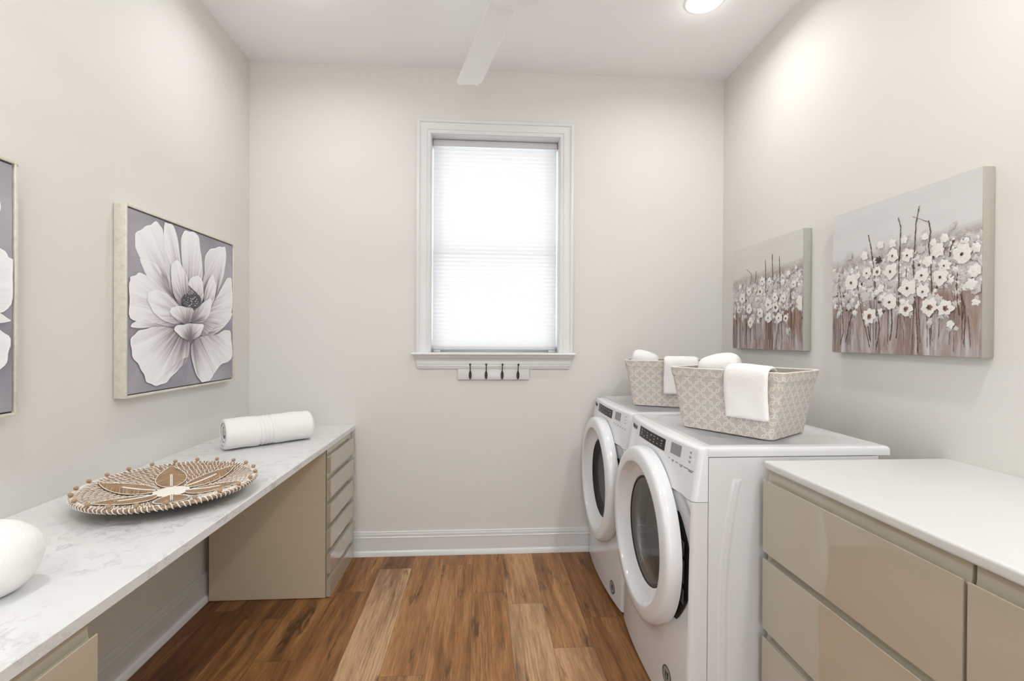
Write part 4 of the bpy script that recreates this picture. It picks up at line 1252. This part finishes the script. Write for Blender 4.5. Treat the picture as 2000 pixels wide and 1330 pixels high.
# whip stitches round the rim
mb = MB()
for k in range(110):
    a = 2 * PI * k / 110
    j = rs.uniform(-0.012, 0.012)
    P = []
    for (r, h, da) in ((RT - 0.016, 0.0025, 0.0), (RT - 0.006, 0.0035, 0.010), (RT + 0.0045, -0.001, 0.02), (RT + 0.0045, -0.009, 0.03 + j), (RT - 0.004, -0.0135, 0.045 + j)):
        P.append((r * math.cos(a + da), r * math.sin(a + da), bowl(min(r, RT)) + h))
    mb.tube(P, 0.0016, 5)
mb.build('rim_stitching', CORD, tr)
for a in LEAFA:
    ca, sa = math.cos(a), math.sin(a)
    NS, NW = 36, 14
    vs_ = []; st = []
    for j in range(NS + 1):
        s = j / NS; u = 0.045 + 0.180 * s
        hw = max(0.0006, leaf_half(s))
        for i in range(NW + 1):
            v = hw * (i / NW * 2 - 1)
            x = u * ca - v * sa; y = u * sa + v * ca
            r = math.hypot(x, y)
            h = bowl(r) + 0.0045 + 0.004 * (1 - (abs(v) / max(hw, 1e-4)) ** 2)
            vs_.append((x, y, h)); st.append((v, u + abs(v) * 0.55, 0))
    mb = MB(); mb.add(vs_, [(j * (NW + 1) + i, j * (NW + 1) + i + 1, (j + 1) * (NW + 1) + i + 1, (j + 1) * (NW + 1) + i) for j in range(NS) for i in range(NW)], 0, True)
    lf = mb.build('raffia_leaf', RAFFIA, tr, attrs={'straw': ('FLOAT_VECTOR', 'POINT', st)})
    mb = MB()
    for sg in (-1, 1):
        P = []
        for j in range(46):
            s = j / 45; u = 0.045 + 0.180 * s; v = sg * (leaf_half(s) + 0.0012 * math.sin(j * 2.1))
            x = u * ca - v * sa; y = u * sa + v * ca
            P.append((x, y, bowl(math.hypot(x, y)) + 0.0065 + 0.0008 * math.sin(j * 2.1)))
        mb.tube(P, 0.0013, 6)
    for off in (-0.0022, 0.0022):
        P = []
        for j in range(30):
            u = 0.05 + 0.105 * j / 29; x = u * ca - (off + .0006 * math.sin(j * 2.3)) * sa; y = u * sa + off * ca
            P.append((x, y, bowl(math.hypot(x, y)) + 0.0098))
        mb.tube(P, 0.0016, 6)
    mb.build('leaf_cord', CORD, lf)
mb = MB(); mrows = []
for k in range(41):
    r = 0.052 * k / 40; mrows.append((max(r, 0.0006), bowl(r) + 0.0085 + 0.0012 * abs(math.sin(k * 1.35)) - 0.004 * (r / 0.052) ** 6))
mb.lathe(mrows, (0, 0, 0), n=64); mb.build('medallion', CORD, tr)
BA = []
for k in range(22):
    a = 2 * PI * k / 22 + 0.08
    mb = MB()
    lift = 0.0085
    x, y = (RT - 0.003) * math.cos(a), (RT - 0.003) * math.sin(a)
    mb.sphere((x, y, bowl(RT) + lift), 0.0072, 14, 9, sc=(1, 1, 0.9))
    mb.build('wooden_bead', BEAD, tr)

# ---------------------------------------------------------------- pictures
def face_dir(X, sgn, pts, h):  # canvas point on a wall picture
    return [(X + sgn * h, y, z) for y, z in pts]
def flower_picture(name, label, y0, y1, z0, z1, flip, seed):
    """square painting of one large magnolia; y0<y1 ; traced petals live in LCAN space"""
    yc, zc = (y0 + y1) / 2, (z0 + z1) / 2
    X = XL
    p = thing(name, (X, yc, zc), label, 'picture')
    D = 0.045
    fw = 0.010
    mb = MB()
    # frame: four bars with small reveal
    def bar(a0, a1, b0, b1): mb.box(0.002, D + 0.003, a0 - yc, a1 - yc, b0 - zc, b1 - zc, 0, 0.0015)
    bar(y0, y0 + fw, z0, z1); bar(y1 - fw, y1, z0, z1); bar(y0 + fw, y1 - fw, z1 - fw, z1); bar(y0 + fw, y1 - fw, z0, z0 + fw)
    mb.build('frame', SILV, p)
    mb = MB(); mb.box(0.004, D - 0.008, y0 + fw - yc, y1 - fw - yc, z0 + fw - zc, z1 - fw - zc); mb.build('backing', BLACKLINE, p)
    g = 0.005
    cy0, cy1, cz0, cz1 = y0 + fw + g, y1 - fw - g, z0 + fw + g, z1 - fw - g
    S0, S1, T0, T1 = 1.936, 2.720, 1.131, 1.866
    def mp(q):
        u = (q[0] - S0) / (S1 - S0); v = (q[1] - (T0 - 0.006 + 0.012 * u)) / (T1 - T0 + 0.02 * u - 0.01)
        u = min(0.999, max(0.001, u)); v = min(0.999, max(0.001, v))
        if flip: u = 1 - u
        return (cy0 + (cy1 - cy0) * u - yc, cz0 + (cz1 - cz0) * v - zc)
    mb = MB(); pd = []
    mb.box(D - 0.008, D - 0.001, cy0 - yc, cy1 - yc, cz0 - zc, cz1 - zc, 0); pd += [(0, 0, 0)] * 8
    h = D - 0.0007
    rs = random.Random(seed)
    for li, (base, outl) in enumerate(PETALS):
        O = [mp(q) for q in outl]
        # smooth closed outline
        for _ in range(2):
            O2 = []
            for i in range(len(O)):
                a, b = O[i], O[(i + 1) % len(O)]
                O2 += [(a[0] * .75 + b[0] * .25, a[1] * .75 + b[1] * .25), (a[0] * .25 + b[0] * .75, a[1] * .25 + b[1] * .75)]
            O = O2
        if base is not None:
            c0 = (sum(q[0] for q in O) / len(O), sum(q[1] for q in O) / len(O)); b0 = mp(base)
            md = max(math.hypot(q[0] - b0[0], q[1] - b0[1]) for q in O)
            ph = rs.uniform(0, 6)
            O = [(q[0] + (q[0] - c0[0]) * (0.022 * math.sin(i * 1.15 + ph) + 0.018 * math.sin(i * 0.43 + ph * 2)) * min(1.0, max(0.0, math.hypot(q[0] - b0[0], q[1] - b0[1]) / md * 1.6 - 0.5)),
                  q[1] + (q[1] - c0[1]) * (0.022 * math.sin(i * 1.15 + ph) + 0.018 * math.sin(i * 0.43 + ph * 2)) * min(1.0, max(0.0, math.hypot(q[0] - b0[0], q[1] - b0[1]) / md * 1.6 - 0.5))) for i, q in enumerate(O)]
            O = [(min(cy1 - yc - 0.001, max(cy0 - yc + 0.001, q[0])), min(cz1 - zc - 0.001, max(cz0 - zc + 0.001, q[1]))) for q in O]
        h += 0.00035
        if base is None:
            c = (sum(q[0] for q in O) / len(O), sum(q[1] for q in O) / len(O))
            vs_ = [(h, q[0], q[1]) for q in O]
            mb.add(vs_, [tuple(range(len(O)))], 2); pd += [(0, 0, 0)] * len(O)
            for k in range(130):
                rr_ = math.sqrt(rs.random()) * 0.052; a = rs.uniform(0, 2 * PI)
                q = (c[0] + rr_ * math.cos(a) * 1.15, c[1] + rr_ * math.sin(a) * 0.8 + 0.003)
                nv = len(mb.v); mb.sphere((h + 0.0003, q[0], q[1]), rs.uniform(0.0016, 0.0032), 6, 4, 3 if k % 2 else 2, sc=(0.25, 1, 1)); pd += [(0, 0, 0)] * (len(mb.v) - nv)
            continue
        B = mp(base)
        R = [0.0, 0.12, 0.25, 0.4, 0.55, 0.7, 0.82, 0.91, 0.955, 0.975, 1.0]
        n = len(O); vs_ = []
        cen = (sum(q[0] for q in O) / n, sum(q[1] for q in O) / n)
        dmax = max(math.hypot(q[0] - B[0], q[1] - B[1]) for q in O)
        # scale about a point inside the petal near its base
        I = (B[0] * 0.35 + cen[0] * 0.65, B[1] * 0.35 + cen[1] * 0.65)
        off = rs.uniform(0, 20)
        for s in R:
            for q in O:
                x = I[0] + (q[0] - I[0]) * s; y = I[1] + (q[1] - I[1]) * s
                dd = math.hypot(x - B[0], y - B[1]) / dmax
                ang = math.atan2(y - B[1], x - B[0])
                edge = 1.0 if s >= 0.975 else 0.0
                far = min(1.0, max(0.0, (math.hypot(q[0] - B[0], q[1] - B[1]) / dmax - 0.35) * 3))
                vs_.append((h + 0.0002 * s, x, y)); pd.append((dd, ang * 0.9 + off, edge * far))
        fs = [(j * n + i, j * n + (i + 1) % n, (j + 1) * n + (i + 1) % n, (j + 1) * n + i) for j in range(len(R) - 1) for i in range(n)]
        mb.add(vs_, fs, 1, False)
    mb.build('painted_canvas', [LAV, PETAL, STAM, STAML], p, attrs={'paint': ('FLOAT_VECTOR', 'POINT', pd)})
    return p
flower_picture('flower_painting', 'square painting of one big white flower on lavender, whole in view on the left wall', 1.922, 2.728, 1.117, 1.876, False, 1)
flower_picture('flower_painting', 'large white-flower painting cut off by the left edge of the photo', 0.712, 1.497, 1.123, 1.874, True, 2)

def meadow_picture(label, corners, flowers, stems, ground, edge, yfar, ynear, z0, z1, seed, sml):
    yc, zc = (yfar + ynear) / 2, (z0 + z1) / 2
    p = thing('meadow_painting', (XR, yc, zc), label, 'picture')
    D = 0.040
    mb = MB(); mb.box(-D, -0.0015, ynear - yc, yfar - yc, z0 - zc, z1 - zc, 0, 0.002); mb.build('stretched_edge', edge, p)
    g = 0.0015
    mb = MB(); pd = []
    e = 0.0008
    a, b, c_, d_ = ynear + g, yfar - g, z0 + g, z1 - g
    mb.add([(-D - e, b - yc, c_ - zc), (-D - e, a - yc, c_ - zc), (-D - e, a - yc, d_ - zc), (-D - e, b - yc, d_ - zc)], [(0, 1, 2, 3)], 0)
    pd = [(0, 0, 0), (1, 0, 0), (1, 1, 0), (0, 1, 0)]
    rs = random.Random(seed)
    def blob(y, z, r, mi, h, lob=6, jag=0.12, sq=1.0):
        n = 34; ph = [rs.uniform(0, 6.28) for _ in range(5)]; lb = [2, rs.choice((3, 4)), rs.choice((5, 6, 7)), rs.choice((8, 9)), 13]
        am = [0.35, 0.45, 0.75, 0.35, 0.25]; am = [q_ * rs.uniform(0.5, 1.3) * jag for q_ in am]
        vs_ = [(-D - h - 0.0012, y - yc, z - zc)]
        for k in range(n):
            t_ = 2 * PI * k / n
            rr = r * (1 + sum(a_ * math.sin(l_ * t_ + p_) for a_, l_, p_ in zip(am, lb, ph)))
            yy = min(max(y + rr * math.cos(t_) * sq, ynear + 0.001), yfar - 0.001); zz = min(max(z + rr * math.sin(t_), z0 + 0.001), z1 - 0.001)
            vs_.append((-D - h, yy - yc, zz - zc))
        mb.add(vs_, [(0, k + 1, (k + 1) % n + 1) for k in range(n)], mi, False)
        pd.extend([(0, 0, 0)] * (n + 1))
    W = yfar - ynear; H = z1 - z0
    # small far blossoms
    for k in range(520):
        v = 0.26 + 0.40 * rs.random() ** 0.75; u = rs.random()
        if v > 0.60 + 0.07 * u: continue
        q_ = rs.random(); dens = 1.0 if v > 0.36 else 0.4
        if q_ > dens: continue
        mi = 5 if rs.random() < 0.55 else (1 if rs.random() < 0.75 else 3)
        blob(yfar - W * u, z0 + H * v, rs.uniform(0.004, 0.013) * (1.35 - v) * (0.6 if mi == 3 else 1), mi, 0.0008 + k * 1e-6, 5, 0.3)
    for (y, z, r, d) in flowers:
        for q_ in range(3): blob(y + rs.uniform(-r, r) * 1.1, z + rs.uniform(-r, r) * 1.1, r * rs.uniform(0.35, 0.7), 5, 0.0014, 5, 0.3)
    h = 0.0016
    def stroke(P, w):
        for i in range(len(P) - 1):
            (ya, za), (yb, zb) = P[i], P[i + 1]
            L = math.hypot(yb - ya, zb - za); n = max(2, int(L / 0.006))
            vs_ = []
            for k in range(n + 1):
                t_ = k / n; y = ya + (yb - ya) * t_ + rs.uniform(-0.0008, 0.0008); z = za + (zb - za) * t_
                ww = w * rs.uniform(0.5, 1.3)
                y = min(max(y, ynear + 0.004), yfar - 0.004); z = min(max(z, z0 + 0.003), z1 - 0.003)
                vs_ += [(-D - 0.0018, y - ww - yc, z - zc), (-D - 0.0018, y + ww - yc, z - zc)]
            mb.add(vs_, [(2 * k, 2 * k + 1, 2 * k + 3, 2 * k + 2) for k in range(n)], 3, False)
            pd.extend([(0, 0, 0)] * len(vs_))
    for S in stems: stroke(S, 0.0022 if not sml else 0.0024)
    for k in range(26):
        u = rs.random(); v0 = rs.uniform(0.02, 0.10); v1 = rs.uniform(0.2, 0.42)
        y = yfar - W * u
        stroke([(y, z0 + H * v0), (y + rs.uniform(-0.01, 0.01), z0 + H * v1)], 0.0009)
    for (y, z, r, d) in flowers:
        h += 0.00004
        if d != 3: blob(y, z, r * (1.0 if d else 0.85), 1 if d else (1 if rs.random() < .5 else 5), 0.0022 + h, 5, 0.16)
        if d == 2: blob(y + rs.uniform(-.003, .003), z - r * 0.08, r * 0.34, 4, 0.0036 + h, 4, 0.2)
        if d in (1, 2, 3):
            blob(y, z - r * 0.06, r * 0.17 if d != 3 else r * 0.9, 2, 0.0042 + h, 3, 0.3)
    mb.build('painted_canvas', [ground, BLOOM, BLOOMD, STEMP, BLOOMB, BLOOMG], p, attrs={'canvas_uv': ('FLOAT_VECTOR', 'POINT', pd)})
    return p
meadow_picture('larger meadow painting of white blossoms on the right wall, nearer the camera', BIGC, BIGF, BIGS, MEADOW1, CANVS, 1.976, 1.355, 1.308, 1.899, 5, False)
meadow_picture('smaller-looking rust-tinged meadow painting on the right wall, near the window corner', SMC, SMF, SMS, MEADOW2, CANVG, 2.795, 2.165, 1.307, 1.897, 8, True)

# ---------------------------------------------------------------- ceiling fan and can lights
fan = thing('ceiling_fan', (0.110, 1.665, ZC), 'white ceiling fan with flat blades, one blade pointing to the window', 'ceiling fan')
zf = 2.64 - ZC
mb = MB(); mb.lathe([(0.0005, zf - 0.045), (0.10, zf - 0.045), (0.120, zf - 0.040), (0.127, zf - 0.028), (0.127, zf + 0.03), (0.11, zf + 0.06), (0.06, zf + 0.085), (0.03, zf + 0.09), (0.0005, zf + 0.09)], (0, 0, 0), n=72); mb.build('motor_housing', FANW, fan, auto=40)
mb = MB(); mb.lathe([(0.013, zf + 0.085), (0.013, -0.02)], (0, 0, 0), n=20, cap0=True, cap1=True); mb.build('downrod', FANW, fan)
mb = MB(); mb.lathe([(0.0005, -0.06), (0.03, -0.06), (0.065, -0.03), (0.07, -0.0005), (0.0005, -0.0005)], (0, 0, 0), n=48); mb.build('ceiling_canopy', FANW, fan)
for k in range(3):
    a = math.radians(104.3 + 120 * k)
    ca, sa = math.cos(a), math.sin(a)
    mb = MB()
    N = 26
    rows = []
    for j in range(N + 1):
        s = j / N; u = 0.085 + 0.635 * s
        hw = 0.058 + 0.008 * s
        end = max(0.0, (u - 0.700) / 0.020)
        hw2 = hw - 0.016 * (1 - math.sqrt(max(0, 1 - min(1, end) ** 2)))
        rows.append((u, hw2))
    sec = []
    for (c_, th) in [(-1, 0), (-0.93, 1), (-0.6, 1), (0, 1), (0.6, 1), (0.93, 1), (1, 0), (0.93, -1), (0.6, -1), (0, -1), (-0.6, -1), (-0.93, -1)]:
        sec.append((c_, th))
    tilt = math.radians(9)
    def bl(i, j):
        u, hw = rows[j]; c_, th = sec[i]
        v = c_ * hw; h = th * 0.0035 - 0.004 * c_ * c_
        vy = v * math.cos(tilt); vz = h - v * math.sin(tilt)
        return (u * ca - vy * sa, u * sa + vy * ca, zf - 0.018 + vz)
    mb.grid(len(sec), N + 1, bl, 0, True, closeu=True)
    n = len(sec)
    for j in (0, N):
        mb.f.append(tuple(j * n + i for i in range(n))); mb.m.append(0); mb.sm.append(False)
    mb.build('blade', FANW, fan, auto=35)

def can(x, y, label, grp=None):
    c = thing('recessed_light', (x, y, ZC), label, 'ceiling light', grp)
    mb = MB(); mb.lathe([(0.098, -0.0005), (0.098, -0.004), (0.090, -0.008), (0.080, -0.007), (0.074, -0.003)], (0, 0, 0), n=56); mb.build('trim_ring', FANW, c)
    mb = MB(); mb.lathe([(0.078, -0.0035), (0.06, -0.009), (0.03, -0.011), (0.0005, -0.0115)], (0, 0, 0), n=56); mb.build('lens', LENS, c)
    return c
can(*CAN_SPOTS[0], 'lit round recessed ceiling light above the washing machine, at the top edge')
for sp in CAN_SPOTS[1:]:
    can(*sp, 'lit round recessed ceiling light out of view, placed to match the room brightness', 'ceiling lights beyond the frame')
